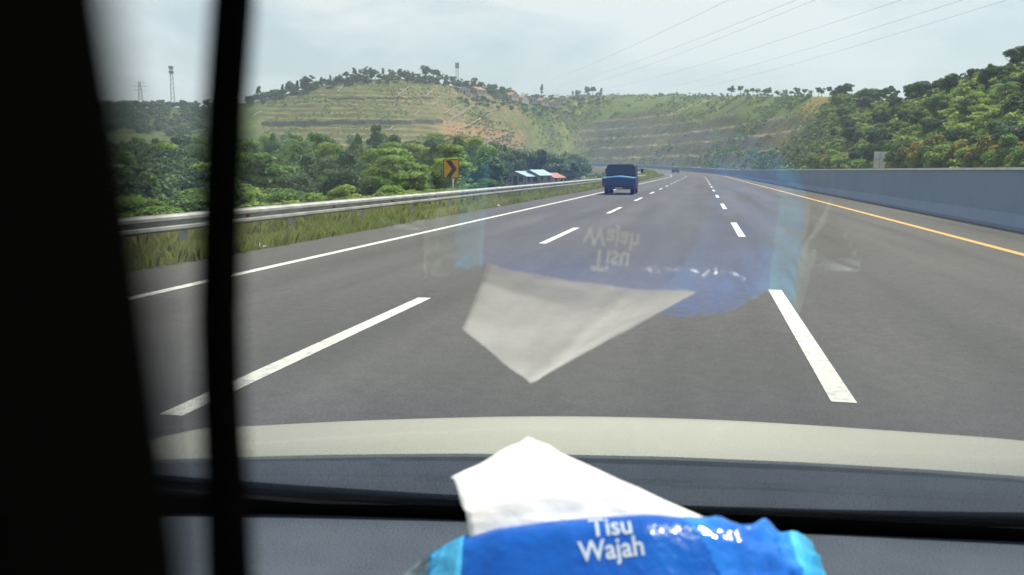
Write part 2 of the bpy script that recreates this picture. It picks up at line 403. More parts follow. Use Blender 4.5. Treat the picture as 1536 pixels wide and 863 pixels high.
    put(m_left, (0.110, 0.125, 0.042)); put(m_left * sstep(.38, .62, n1), (0.200, 0.150, 0.078)); put(m_left * (gl_ < .02) * .6, (0.27, 0.215, 0.115)); put(m_left * (gl_ > .1) * (gl_ < .95) * .7, (0.070, 0.075, 0.030))  # bare benches pale; risers' shade added to their brown-green
    put(m_left * sstep(.55, .75, n2) * .6, (0.085, 0.11, 0.035)); put(m_left * sstep(.62, .8, n3) * (gl_ > .1) * .6, (0.12, 0.11, 0.06))
    rd = m_left * sstep(655, 672, px) * sstep(.45, .5, 1 - tt + .12 * (n1 - .5)); put(rd, (0.240, 0.140, 0.085)); put(rd * sstep(.5, .8, n2) * .6, (0.30, 0.22, 0.14))
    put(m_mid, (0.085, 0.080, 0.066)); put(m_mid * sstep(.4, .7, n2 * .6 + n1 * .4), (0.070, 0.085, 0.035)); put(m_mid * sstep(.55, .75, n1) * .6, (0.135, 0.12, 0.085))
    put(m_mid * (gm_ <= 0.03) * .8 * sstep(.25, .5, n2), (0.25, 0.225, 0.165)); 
    return z, C
azs = np.concatenate([np.arange(-180, -60, 3.0), np.arange(-60, 32, 0.16), np.arange(32, 180.1, 3.0)])
rs = np.concatenate([[0.3], np.arange(2, 40, 1.5), np.arange(40, 120, 2.5), np.arange(120, 250, 3.5), np.arange(250, 300, 2.0), np.arange(300, 470, 1.25), np.arange(470, 680, 2.0), np.arange(680, 900, 12), np.array([950, 1100, 1400, 2000, 3000, 5000.])])
AZ, RR = np.meshgrid(np.radians(azs), rs, indexing='ij')
TX, TY = RR * np.sin(AZ), RR * np.cos(AZ)
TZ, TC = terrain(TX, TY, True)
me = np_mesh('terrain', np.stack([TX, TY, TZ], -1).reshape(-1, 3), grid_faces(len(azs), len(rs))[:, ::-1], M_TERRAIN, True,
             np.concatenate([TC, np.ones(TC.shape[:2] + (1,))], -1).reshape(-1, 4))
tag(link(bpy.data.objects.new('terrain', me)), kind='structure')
def gz(x, y): return float(terrain(np.array([x]), np.array([y]))[0])
def polar(px, r):
    az = math.atan((px - 768) / 1250 * math.cos(PITCH)) - YAW
    return r * math.sin(az), r * math.cos(az)

# ------------------------------------------------------------------ concrete median barrier
def sweep(prof, s_list, close=True):
    """profile of (l, z) swept along the road"""
    n = len(prof); V = []
    for s in s_list:
        for l, z in prof: V.append(road_pt(s, l, z))
    m = len(s_list)
    F = [(i * n + k, i * n + (k + 1) % n, (i + 1) * n + (k + 1) % n, (i + 1) * n + k) for i in range(m - 1) for k in range(n if close else n - 1)]
    if close: F += [tuple(range(n)), tuple((m - 1) * n + k for k in range(n))]
    return V, F
bar = tag(empty('concrete_barrier', (7.3, 0, 0)), 'tall grey concrete median barrier with pale top edge along the road', 'barrier')
bar.location = (0, 0, 0)
s_bar = np.concatenate([np.arange(-30, 60, 3.0), np.arange(60, 494, 6.0)])
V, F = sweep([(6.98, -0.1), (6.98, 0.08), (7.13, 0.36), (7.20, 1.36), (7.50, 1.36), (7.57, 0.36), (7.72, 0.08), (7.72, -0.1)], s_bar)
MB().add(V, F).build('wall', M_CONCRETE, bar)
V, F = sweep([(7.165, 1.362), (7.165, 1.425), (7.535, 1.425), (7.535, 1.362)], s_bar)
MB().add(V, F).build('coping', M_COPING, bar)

# ------------------------------------------------------------------ guardrail with its posts
gr = tag(empty('guardrail'), 'galvanised double-wave steel guardrail on posts along the grassy verge', 'guardrail')
WB = [(0.00, 0.235), (0.0, 0.250), (0.10, 0.285), (0.10, 0.335), (0.00, 0.368), (0.00, 0.412), (0.10, 0.445), (0.10, 0.495), (0.0, 0.530), (0.0, 0.545)]
LG = -8.75
prof = [(LG + a, z + 0.07) for a, z in WB] + [(LG + a - 0.006, z + 0.07) for a, z in reversed(WB)]
k = 0; s0 = 1.0
ref = None
while s0 < 330:
    L = 4.0 if s0 < 60 else 8.0
    V, F = sweep(prof, [s0, s0 + L / 2, s0 + L + 0.0])
    o = MB().add(V, F).build('beam', M_STEEL, gr)
    p = road_pt(s0, LG - 0.09, 0)
    MB().box(p[0] - .05, p[0] + .05, p[1] - .06, p[1] + .06, p[2] - 0.9, p[2] + 0.57).build('post', M_STEEL, gr)
    if s0 < 60:
        q = road_pt(s0 + 2.0, LG + 0.0, 0.46)
        MB().box(q[0] - .02, q[0] + .035, q[1] - .06, q[1] + .06, q[2] - .035, q[2] + .035).build('reflector', M_RUST, gr, bevel=0.01)
    s0 += L; k += 1

# ------------------------------------------------------------------ plants
def crown_arrays(seed, rx, rz, n_lobes, n_leaf, leaf, style='round', base=0.0):
    g = np.random.default_rng(seed)
    if style == 'layer':
        th = g.uniform(0, 2 * np.pi, n_lobes); rr = rx * np.sqrt(g.uniform(0.02, 1, n_lobes)) * .75
        zz = np.sort(g.uniform(0.1, 1, n_lobes)) * rz * 2; sh = 1.15 - 0.75 * zz / (2 * rz)
        cen = np.stack([rr * np.cos(th) * sh, rr * np.sin(th) * sh, zz], 1)
        rad = np.stack([np.full(n_lobes, rx * .42), np.full(n_lobes, rx * .42), np.full(n_lobes, rz * .13)], 1) * g.uniform(.7, 1.2, (n_lobes, 1))
    else:
        u = g.normal(size=(n_lobes, 3)); u /= np.linalg.norm(u, axis=1)[:, None]
        f = g.uniform(0.25, 0.78, (n_lobes, 1)) 
        cen = u * f * np.array([rx, rx, rz]); cen[:, 2] += rz
        k = 0.34 if style == 'round' else 0.30
        rad = np.array([rx, rx, rz * .9])[None] * k * g.uniform(.6, 1.25, (n_lobes, 1))
    w = rad.prod(1) ** (2 / 3); idx = g.choice(n_lobes, n_leaf, p=w / w.sum())
    d = g.normal(size=(n_leaf, 3)); d /= np.linalg.norm(d, axis=1)[:, None]
    d[:, 2] = np.where(d[:, 2] < -0.35, -d[:, 2], d[:, 2])
    P = cen[idx] + d * rad[idx] * (g.uniform(0.55, 1.08, (n_leaf, 1)))
    nrm = d * np.array([.8, .8, 1.0]) + g.normal(size=(n_leaf, 3)) * .55 + np.array([0, 0, .35]); nrm /= np.linalg.norm(nrm, axis=1)[:, None]
    a = np.cross(nrm, g.normal(size=(n_leaf, 3))); a /= np.linalg.norm(a, axis=1)[:, None]; b = np.cross(nrm, a)
    sz = leaf * g.uniform(.55, 1.35, (n_leaf, 1))
    q = np.stack([P - a * sz * .75, P - b * sz * .42, P + a * sz * .75 + nrm * sz * .15, P + b * sz * .42], 1)
    q[:, :, 2] += base
    lobe_c = g.uniform(0, 1, n_lobes)
    c = np.clip(0.55 * lobe_c[idx] + 0.45 * g.uniform(0, 1, n_leaf), 0, 1)
    return q.reshape(-1, 3), np.repeat(c, 4)
def crown_mesh(name, m, *a, **k):
    V, c = crown_arrays(*a, **k); F = np.arange(len(V)).reshape(-1, 4)
    return np_mesh(name, V, F, m, False, np.stack([c, c, c, np.ones_like(c)], 1))
def trunk_mesh(name, seed, h, r, reach, top):
    g = random.Random(seed); mb = MB()
    pts = [(0, 0, -0.6)]; x = y = 0
    for i in range(1, 6):
        x += g.uniform(-.04, .04) * h; y += g.uniform(-.04, .04) * h; pts.append((x, y, h * i / 5))
    mb.tube(pts, [r * 1.25, r, r * .85, r * .72, r * .6, r * .4], 7)
    for i in range(4):
        a = g.uniform(0, 6.28); b = pts[3 + i % 3]
        mb.tube([b, (b[0] + reach * .5 * math.cos(a), b[1] + reach * .5 * math.sin(a), b[2] + top * .35), (b[0] + reach * .85 * math.cos(a), b[1] + reach * .85 * math.sin(a), b[2] + top * .6)], [r * .5, r * .34, r * .12], 5)
    me = bpy.data.meshes.new(name); me.from_pydata(mb.V, [], mb.F); me.materials.append(M_BARK); return me

class Kind:
    """a species: its crown and trunk meshes, of nominal height H"""
    def __init__(s, name, H, crown, trunk): s.name, s.H, s.crown, s.trunk = name, H, crown, trunk
def kind(name, m, seed, H, rx, lobes, leaves, leaf, style='round', clear=0.25):
    rz = H * (1 - clear) / 2
    c = crown_mesh('crown', m, seed, rx, rz, lobes, leaves, leaf, style, base=H * clear)
    t = trunk_mesh('trunk', seed, H * (clear + .35), H * .022, rx * .8, rz * 1.2)
    return Kind(name, H, c, t)
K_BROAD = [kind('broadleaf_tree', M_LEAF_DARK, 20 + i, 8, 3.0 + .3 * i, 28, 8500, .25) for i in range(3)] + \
          [kind('broadleaf_tree', M_LEAF_MID, 30 + i, 8, 2.5 + .5 * i, 26, 7500, .25, ('tall', 'round')[i], (.3, .2)[i]) for i in range(2)]
K_LAYER = [kind('layered_tree', M_LEAF_BRIGHT, 40 + i, 8, 3.4, 30, 7500, .25, 'layer', .18) for i in range(2)] + \
          [kind('layered_tree', M_LEAF_MID, 44, 8, 3.4, 30, 7500, .25, 'layer', .18)]
K_SHRUB = [kind('leafy_shrub', m_, 50 + i, 4, 2.3, 14, 6500, .15, 'round', .0) for i, m_ in enumerate((M_LEAF_BRIGHT, M_LEAF_BRIGHT, M_LEAF_MID))]
K_OCHRE = [kind('ochre_shrub', M_LEAF_OCHRE, 60 + i, 4, 1.6, 12, 3000, .17, 'tall', .0) for i in range(2)]
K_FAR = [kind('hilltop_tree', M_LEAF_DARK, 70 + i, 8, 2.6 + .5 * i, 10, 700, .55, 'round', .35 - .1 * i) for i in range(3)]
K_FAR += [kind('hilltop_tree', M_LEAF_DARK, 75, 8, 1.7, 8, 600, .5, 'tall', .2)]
counts = {}
def plant(K, x, y, h, label, group, z=None, wide=1.0):
    o = empty(K.name, (x, y, (gz(x, y) if z is None else z) - 0.05), random.uniform(0, 6.28))
    f = h / K.H; o.scale = (f * wide, f * wide, f)
    tag(o, label, 'shrub' if 'shrub' in K.name else 'tree', group)
    for nm, me in (('crown', K.crown), ('trunk', K.trunk)):
        link(bpy.data.objects.new(nm, me), o)
    return o

# hedge of shrubs behind the guardrail, then the wood in the valley beyond
def top_h(px, r, row):
    x, y = polar(px, r); return CAM_H + r * float(elev(px, row)) - gz(x, y)
ENV_R = [18, 26, 40, 70, 120, 200, 300]
for i in range(58):                                   # shrubs close behind the rail
    s = 14 + 110 * (i / 58) ** 1.5 + random.uniform(-1, 1); l = LG - random.uniform(2.2, 7.5)
    p = road_pt(s, l); px = float(px_of(p[0], p[1])); r = math.hypot(p[0], p[1])
    if px > 880: continue
    row = np.interp(r, [14, 20, 30, 45, 70, 120], [306, 290, 274, 264, 262, 260]) + random.uniform(-10, 8)
    if 640 < px < 720: row = max(row, 277)
    if 735 < px < 860: row = max(row, 279)
    h = max(0.8, top_h(px, r, row))
    plant(random.choice(K_SHRUB), p[0], p[1], h, f"{'knee-high' if h < 1.6 else 'tall'} bright green shrub {'beside the chevron sign' if 630 < px < 730 else 'below the roadside huts' if px > 730 else 'close behind the guardrail'}", 'shrubs behind the guardrail', wide=random.uniform(.8, 1.2) * (1.0 if h > 2 else 1.5))
n_tree = 0; used = []
tries = 0
while n_tree < 125 and tries < 6000:
    tries += 1
    px = random.uniform(150, 850); r = 34 + 150 * random.random() ** 1.2
    x, y = polar(px, r); s, l = road_inv(np.array(x), np.array(y)); s, l = float(s), float(l)
    if l > -19 or (735 < px < 850 and r < 175 and l > -60): continue
    if any((x - a) ** 2 + (y - b) ** 2 < (2.6 + r * .025) ** 2 for a, b in used): continue
    row = np.interp(r, [34, 50, 80, 130, 190], [262, 246, 226, 210, 200]) + random.uniform(-12, 12)
    if 640 < px < 900: row = max(row, np.interp(px, [640, 700, 850], [200, 207, 228]))
    h = top_h(px, r, row)
    if h < 2.5: continue
    used.append((x, y)); n_tree += 1
    lay = 530 < px < 690 and r < 110
    K = random.choice(K_LAYER if (lay and random.random() < .75) else (K_LAYER if random.random() < .18 else K_BROAD))
    tone = 'tiered bright green' if K in K_LAYER[:2] else 'tiered mid green' if K in K_LAYER else 'rounded dark green' if K in K_BROAD[:3] else 'rounded fresh green'
    size = 'low' if h < 5.5 else 'tall' if h > 8.5 else 'middling'
    where = 'behind the chevron sign' if 640 < px < 720 else 'beside the roadside huts' if px > 720 else 'at the front edge of the valley wood' if r < 65 else 'deep in the valley wood' if r > 120 else 'in the middle of the valley wood'
    lab = f'{size} {tone} tree {where}'
    plant(K, x, y, h, lab, 'valley wood beyond the guardrail', wide=min(1.25, max(.6, 7 / h)) * random.uniform(.7, 1.15))
# a few palms stand among them
def palm_meshes():
    g = random.Random(4); V = []; c = []
    for i in range(18):
        a = 2 * math.pi * i / 18 + g.uniform(-.15, .15); e = g.uniform(-.1, .9); L = g.uniform(2.2, 2.9); prev = None
        for k in range(1, 15):
            t = k / 14; rr = L * t * math.cos(e * (1 - .5 * t)); z = L * (math.sin(e) * t - .75 * t * t) + 7.0
            d = Vector((math.cos(a), math.sin(a), 0)); sd = Vector((-math.sin(a), math.cos(a), 0)); p = d * rr + Vector((0, 0, z)); ll = .75 * math.sin(math.pi * min(1, t * .9 + .08)) + .1
            for sg_ in (-1, 1):
                tip = p + sd * sg_ * ll + d * .3 + Vector((0, 0, -.35 * ll))
                V += [p - d * .05, p + d * .07, tip + d * .02, tip - d * .02]; c += [g.random()] * 4
    c = np.array(c); cm = np_mesh('crown', np.array([tuple(v) for v in V]), np.arange(len(V)).reshape(-1, 4), M_LEAF_MID, False, np.stack([c, c, c, np.ones_like(c)], 1))
    mb = MB().tube([(0, 0, -.5), (.15, 0, 2), (.1, .1, 4.5), (0, 0, 7.05)], [.2, .15, .12, .10], 8)
    tm = bpy.data.meshes.new('trunk'); tm.from_pydata(mb.V, [], mb.F); tm.materials.append(M_BARK)
    return Kind('palm_tree', 8, cm, tm)
K_PALM = palm_meshes()
for px, r, row, w_ in ((683, 150, 194, 'rising above the wood behind the chevron sign'), (654, 175, 196, 'at the top of the wood below the terraces'), (452, 120, 200, 'above the dark middle of the valley wood'), (1498, 100, 118, 'on the wooded bank past the barrier')):
    x, y = polar(px, r); h = top_h(px, r, row); plant(K_PALM, x, y, max(4.5, h), 'slender palm ' + w_, 'palms', wide=.9)
# farther part of the wood: reads as one mass
VV, CC = [], []
g2 = np.random.default_rng(5)
for i in range(330):
    px = g2.uniform(100, 870); r = g2.uniform(170, 330); x, y = polar(px, r)
    s, l = road_inv(np.array(x), np.array(y))
    if float(l) > -24: continue
    row = np.interp(px, [100, 200, 300, 400, 640, 760, 850], [205, 215, 200, 192, 198, 205, 226]) + g2.uniform(-3, 12)
    h = float(np.clip(top_h(px, r, row), 3.5, 13))
    V, c = crown_arrays(1000 + i, h * .42, h * .42, 9, 650, .50, 'round', 0.1 * h)
    V[:, 0] += x; V[:, 1] += y; V[:, 2] += gz(x, y); VV.append(V); CC.append(c)
V = np.concatenate(VV); c = np.concatenate(CC)
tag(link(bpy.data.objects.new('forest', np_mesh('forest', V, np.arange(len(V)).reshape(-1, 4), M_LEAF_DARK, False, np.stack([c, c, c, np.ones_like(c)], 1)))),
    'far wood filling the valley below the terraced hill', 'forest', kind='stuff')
VV, CC = [], []
for i in range(640):
    px = (g2.uniform(100, 335), g2.uniform(375, 770), g2.uniform(100, 335), g2.uniform(375, 770), g2.uniform(100, 335), g2.uniform(1255, 1600))[i % 6]
    crr = float(np.interp(px, SURV[:, 0], SURV[:, 2])); r = crr + g2.uniform(-95 if px < 340 else -9, 8) * (1 if px < 1000 else .4); x, y = polar(px, r); h = g2.uniform(2.5, 5.0) * (1 if px < 1000 else .55)
    V, c = crown_arrays(3000 + i, h * .6, h * .45, 7, 260, .6 if px < 1000 else .3, 'round', 0)
    V[:, 0] += x; V[:, 1] += y; V[:, 2] += gz(x, y); VV.append(V); CC.append(c)
for i in range(110):                                  # scrub round the ridge village
    px = g2.uniform(690, 905); r = float(np.interp(px, SURV[:, 0], SURV[:, 2])) - g2.uniform(2, 42); x, y = polar(px, r); h = g2.uniform(1.5, 4.2)
    V, c = crown_arrays(5000 + i, h * .75, h * .45, 7, 220, .6, 'round', 0)
    V[:, 0] += x; V[:, 1] += y; V[:, 2] += gz(x, y); VV.append(V); CC.append(c)
V = np.concatenate(VV); c = np.concatenate(CC)
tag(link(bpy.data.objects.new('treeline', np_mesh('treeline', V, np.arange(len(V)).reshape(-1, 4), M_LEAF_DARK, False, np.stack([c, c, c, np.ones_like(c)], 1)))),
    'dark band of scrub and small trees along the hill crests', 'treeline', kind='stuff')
# trees along the crest of the terraced hill
SKY = [(196, 9), (214, 12), (240, 8), (262, 9), (285, 11), (296, 9), (378, 13), (392, 26), (412, 15), (428, 22), (440, 24), (450, 26), (458, 22), (466, 28), (486, 17), (500, 17), (512, 16), (524, 19), (536, 22), (548, 20), (556, 24),
       (566, 19), (578, 20), (590, 19), (602, 18), (612, 18), (622, 16), (630, 14), (641, 28), (652, 23), (660, 24), (668, 22), (680, 22), (690, 20), (700, 19), (711, 24), (722, 20), (736, 18), (744, 17), (754, 14), (763, 16), (812, 22), (828, 9), (858, 12), (866, 14), (880, 20), (888, 20), (900, 14)]
for px, hp in SKY:
    r = float(np.interp(px, SURV[:, 0], SURV[:, 2])) - 4 + random.uniform(-3, 5); x, y = polar(px, r)
    h = max(2.6, hp * r / 1250 * .85)
    plant(random.choice(K_FAR), x, y, h, ('small dark tree on the low ridge by the pylon' if px < 330 else 'dark tree beside the hilltop telecom mast' if 655 < px < 720 else 'dark tree among the ridge village houses' if 720 < px < 850 else 'dark tree on the ridge past the village' if px >= 850 else 'tall dark tree on the crest of the terraced hill' if hp > 21 else 'small dark tree on the crest of the terraced hill'), 'trees along the hill crests', wide=random.uniform(.9, 1.4))
# trees and bushes along the cut slope's top
for i in range(34):
    px = 985 + 300 * (i / 33) + random.uniform(-4, 4); r = float(np.interp(px, SURV[:, 0], SURV[:, 2])) - 3; x, y = polar(px, r)
    h = (random.uniform(3, 6) if px < 1090 else random.uniform(7, 16)) * r / 1250
    j_ = random.randrange(3)
    plant(K_FAR[j_], x, y, h, ('slim', 'round-headed', 'wide spreading')[j_] + (' low tree on the skyline above the grey terraces' if px < 1090 else ' tree on the skyline between the cutting and the wooded bank'), 'trees along the top of the cutting', wide=random.uniform(1.0, 1.6))
# wooded bank beyond the barrier
used = []; n = 0; tries = 0
while n < 78 and tries < 5000:
    tries += 1
    px = random.uniform(1245, 1640); fr = float(np.interp(px, FPX, FR)); crr = float(np.interp(px, SURV[:, 0], SURV[:, 2]))
    t = random.uniform(0.02, 1.0) ** .8; r = fr + (crr - fr) * t
    x, y = polar(px, r)
    if any((x - a) ** 2 + (y - b) ** 2 < (2.3 + .012 * r) ** 2 for a, b in used): continue
    used.append((x, y)); n += 1
    h = random.uniform(2.6, 4.6) if px > 1330 else random.uniform(3.0, 5.0)
    K = random.choice(K_BROAD + K_BROAD[3:])
    plant(K, x, y, h, f"{'dark' if K in K_BROAD[:3] else 'fresh'} green {'spreading' if h > 3.8 else 'small'} tree {'low on' if t < .35 else 'along the crest of' if t > .8 else 'halfway up'} the wooded bank past the barrier", 'trees on the wooded bank', wide=random.uniform(1.0, 1.4))
for i in range(46):
    px = (random.uniform(1380, 1560) if i % 3 else random.uniform(1215, 1400)); r = float(np.interp(px, FPX, FR)) + random.uniform(0.3, 3); x, y = polar(px, r)
    h = random.uniform(2.0, 4.2) * (1.0 if px > 1400 else 1.3)
    K = random.choice(K_OCHRE if random.random() < .62 else K_SHRUB)
    plant(K, x, y, h, ('yellow-orange' if K in K_OCHRE else 'bright green') + ' shrub at the foot of the wooded bank', 'shrubs at the foot of the wooded bank')
# undergrowth on slopes
def scatter(name, label, m, pts, seed, leaf, n_leaf, hr):
    VV, CC = [], []; g = np.random.default_rng(seed)
    P = np.array(pts); Z = terrain(P[:, 0], P[:, 1])
    for i, (x, y) in enumerate(pts):
        h = g.uniform(*hr); V, c = crown_arrays(seed * 1000 + i, h * g.uniform(.7, 1.3), h * .5, 4, n_leaf, leaf, 'round', -0.1)
        V[:, 0] += x; V[:, 1] += y; V[:, 2] += Z[i]; VV.append(V); CC.append(c)
    V = np.concatenate(VV); c = np.concatenate(CC)
    return tag(link(bpy.data.objects.new(name, np_mesh(name, V, np.arange(len(V)).reshape(-1, 4), m, False, np.stack([c, c, c, np.ones_like(c)], 1)))), label, 'undergrowth', kind='stuff')
pts = []
while len(pts) < 2600:
    px = g2.uniform(700, 1300); fr = np.interp(px, FPX, FR); crr = np.interp(px, SURV[:, 0], SURV[:, 2]); t = g2.uniform(0, 1.02)
    x, y = polar(px, fr + (crr - fr) * t)
    if vnoise(x, y, 22, 12) < (.55 if t < .7 and px > 870 else .35): continue
    pts.append((x, y))
scatter('undergrowth', 'low scrub scattered over the terraced cutting and the slope above', M_LEAF_MID, pts, 3, .55, 34, (0.5, 1.9))
pts = []
while len(pts) < 1900:
    px = g2.uniform(395, 790); fr = np.interp(px, FPX, FR); crr = np.interp(px, SURV[:, 0], SURV[:, 2]); t = g2.uniform(.15, .97)
    x, y = polar(px, fr + (crr - fr) * t)
    if vnoise(x, y, 16, 15) > .42: pts.append((x, y))
scatter('undergrowth', 'sparse tufts growing on the terraces of the cut hillside', M_LEAF_MID, pts, 7, .42, 16, (0.25, 0.8))
pts = []
while len(pts) < 1700:
    px = g2.uniform(860, 1260); fr = np.interp(px, FPX, FR); crr = np.interp(px, SURV[:, 0], SURV[:, 2]); t = g2.uniform(0, .8)
    x, y = polar(px, fr + (crr - fr) * t)
    if vnoise(x, y, 12, 16) > .4: pts.append((x, y))
scatter('undergrowth', 'dry grass tufts on the terraced roadside cutting', M_GRASS, pts, 8, .5, 14, (0.25, 0.9))
pts = []
while len(pts) < 950:
    px = g2.uniform(1240, 1640); fr = np.interp(px, FPX, FR); crr = np.interp(px, SURV[:, 0], SURV[:, 2]); t = g2.uniform(0, 1.0)
    pts.append(polar(px, fr + (crr - fr) * t))
scatter('undergrowth', 'dense green scrub covering the wooded bank', M_LEAF_BRIGHT, pts, 4, .30, 100, (0.9, 2.3))
pts = []
while len(pts) < 420:
    s = 14 + 150 * g2.uniform() ** 1.6; p = road_pt(s, LG - g2.uniform(1.2, 14)); pts.append((p[0], p[1]))
scatter('undergrowth', 'low weeds and scrub sloping away behind the guardrail', M_LEAF_BRIGHT, pts, 6, .17, 90, (0.45, 1.0))
# verge grass
def blades(n, s_rng, l_rng, hgt, seed, pw=1.7):
    g = np.random.default_rng(seed)
    s = s_rng[0] + (s_rng[1] - s_rng[0]) * g.uniform(0, 1, n) ** pw; l = g.uniform(*l_rng, n)
    keep = vnoise(s, l, 1.3, 20) + .35 * g.uniform(0, 1, n) > .38
    s, l = s[keep], l[keep]; n = len(s)
    P = road_pt(s, l); P[:, 2] = terrain(P[:, 0], P[:, 1]) - .02
    th = g.uniform(0, 6.28, n); h = hgt * g.uniform(.4, 1.2, n) * (.5 + .9 * vnoise(s, l, 2.0, 21)); w = np.clip(0.012 + s * .0007, 0, .06) 
    a = np.stack([np.cos(th), np.sin(th), 0 * th], 1); lean = np.stack([np.cos(th * 3.1), np.sin(th * 3.1), 0 * th], 1) * (h * g.uniform(.1, .6, n))[:, None]
    up = np.array([0, 0, 1.0])
    V = np.stack([P - a * w[:, None], P + a * w[:, None], P + lean * .4 + up * (h * .65)[:, None] + a * w[:, None] * .7, P + lean + up * h[:, None]], 1)
    c = np.repeat(np.clip(vnoise(s, l, 3.0, 22) * .7 + .4 * g.uniform(0, 1, n) - .05, 0, 1), 4)
    return V.reshape(-1, 3), c
A = [blades(85000, (6, 110), (-9.6, -7.30), .27, 1), blades(15000, (60, 330), (-10, -7.6), .4, 2, 1.0), blades(30000, (8, 90), (-12.5, -9.3), .55, 3)]
V = np.concatenate([a[0] for a in A]); c = np.concatenate([a[1] for a in A])
tag(link(bpy.data.objects.new('grass', np_mesh('grass', V, np.arange(len(V)).reshape(-1, 4), M_GRASS, False, np.stack([c, c, c, np.ones_like(c)], 1)))),
    'tall yellowish green grass on the verge around the guardrail', 'grass', kind='stuff')

# ------------------------------------------------------------------ chevron sign
M_SIGN_Y = mat('sign_amber', (0.70, 0.30, 0.02), 0.45, (0.62, 0.26, 0.02), 4, 4)
M_SIGN_K = mat('sign_black', (0.012, 0.012, 0.012), 0.5)
M_POST = mat('grey_post', (0.45, 0.46, 0.46), 0.5, (0.36, 0.37, 0.37), 5, 5)
sx, sy = polar(677, 36.5)
sg = tag(empty('chevron_sign', (sx, sy, gz(sx, sy)), R(12)), 'amber road sign with black chevron on a grey pole behind the guardrail', 'road sign')
zc = 1.28 - gz(sx, sy); sw, sh = .345, .405
MB().tube([(0.06, 0.03, -.4), (0.06, 0.03, zc + .3)], .035, 10).build('pole', M_POST, sg, True)
MB().box(-sw, sw, -.012, .0, zc - sh, zc + sh).build('border', M_SIGN_K, sg, bevel=.004)
pnl = MB().box(-sw + .035, sw - .035, -.016, -.013, zc - sh + .035, zc + sh - .035).build('panel', M_SIGN_Y, sg)
cw = .22
MB().prism([(-.235, zc + .355), (-.235 + cw, zc + .355), (.245, zc), (-.235 + cw, zc - .355), (-.235, zc - .355), (.245 - cw, zc)], 'y', -.022, -.0165).build('chevron', M_SIGN_K, sg)

# panel on posts added to stand in for a reflection on the windscreen
bx_, by_ = polar(1325, float(np.interp(1325, FPX, FR)) - .5)
sb = tag(empty('reflection_panel', (bx_, by_, gz(bx_, by_)), R(-10)), 'pale grey panel added for a windscreen reflection, past the concrete barrier', 'road sign')
MB().box(-1.25, 1.25, -.02, .02, 1.7, 3.9).build('panel', mat('reflection_grey', (0.66, 0.63, 0.64), .6, (0.56, 0.53, 0.54), 1.5, 5), sb, bevel=.01)
MB().box(-1.2, 1.2, -.06, -.022, 2.85, 2.95).build('rail', M_POST, sb)
for sx_ in (-.5, .5): MB().tube([(sx_, -.09, -.4), (sx_, -.09, 3.8)], .05, 8).build('post', M_POST, sb)
# ------------------------------------------------------------------ kilometre post and litter
kx, ky, kz = road_pt(72, -9.9, 0)
kp = tag(empty('marker_post', (kx, ky, gz(kx, ky))), 'small white marker post on the grass beyond the truck', 'marker post')
MB().prism([(-.16, -.2), (.16, -.2), (.16, 1.0), (.09, 1.15), (-.09, 1.15), (-.16, 1.0)], 'y', -.08, .08).build('slab', M_COPING, kp)
M_LITTER = mat('litter_white', (0.62, 0.60, 0.56), 0.7, (0.5, 0.47, 0.42), 20)
for s, l, w in ((13.2, -7.5, .13), (24.5, -7.55, .15), (30.5, -7.4, .13), (38, -7.5, .16), (41, -7.5, .1), (16.5, -7.6, .1)):
    bm = bmesh.new(); bmesh.ops.create_icosphere(bm, subdivisions=2, radius=w)
    for v in bm.verts: v.co *= random.uniform(.55, 1.2); v.co.z = v.co.z * .45
    me = bpy.data.meshes.new('litter_scrap'); bm.to_mesh(me); bm.free(); me.materials.append(M_LITTER)
    o = link(bpy.data.objects.new('litter_scrap', me)); o.location = road_pt(s, l, .03); tag(o, 'crumpled white scrap of litter at the edge of the asphalt shoulder', 'litter', 'litter along the shoulder')

# ------------------------------------------------------------------ the truck ahead
M_TBLUE = mat('truck_blue', (0.014, 0.032, 0.10), 0.5, (0.022, 0.045, 0.13), 3, 5)
M_TLIGHT = mat('truck_sky_blue', (0.16, 0.42, 0.66), 0.45, (0.12, 0.33, 0.55), 3, 5)
M_TDARK = mat('truck_dark_cover', (0.016, 0.018, 0.026), 0.6, (0.030, 0.032, 0.042), 6, 5)
M_TGLASS = mat('dark_glass', (0.02, 0.025, 0.035), 0.08)
M_LAMP = mat('tail_lamp', (0.18, 0.015, 0.012), 0.35); M_LAMPW = mat('pale_lamp', (0.6, 0.6, 0.55), 0.3)
M_PLATE = mat('number_plate', (0.35, 0.35, 0.33), 0.5)
M_RIM = mat('steel_rim', (0.3, 0.3, 0.3), 0.4, metal=.6)
def wheel(parent, x, y, r, w):
    t = MB().tube([(x - w / 2, y, r), (x - w / 2 + .02, y, r), (x + w / 2 - .02, y, r), (x + w / 2, y, r)], [r * .9, r, r, r * .9], 20).build('wheel', M_RUBBER, parent, True)
    MB().tube([(x - w / 2 - .008, y, r), (x + w / 2 + .008, y, r)], r * .55, 14).build('rim', M_RIM, t)
tp = road_pt(46.5, -4.42, 0)
tk = tag(empty('pickup_truck', tuple(tp), R(0.5)), 'dark blue pickup truck with covered cab and light blue tailgate edge', 'truck')
hw = .90
MB().box(-hw, hw, 0, .05, .46, .93).build('tailgate', M_TBLUE, tk, bevel=.015)
for sx_ in (-1, 1):
    MB().box(sx_ * hw - .025, sx_ * hw + .025, .052, 2.35, .50, .96).build('bed_side', M_TBLUE, tk, bevel=.012)
MB().box(-hw + .03, hw - .03, .05, 2.35, .46, .52).build('bed_floor', M_TBLUE, tk)
mb = MB()
n_ = 13
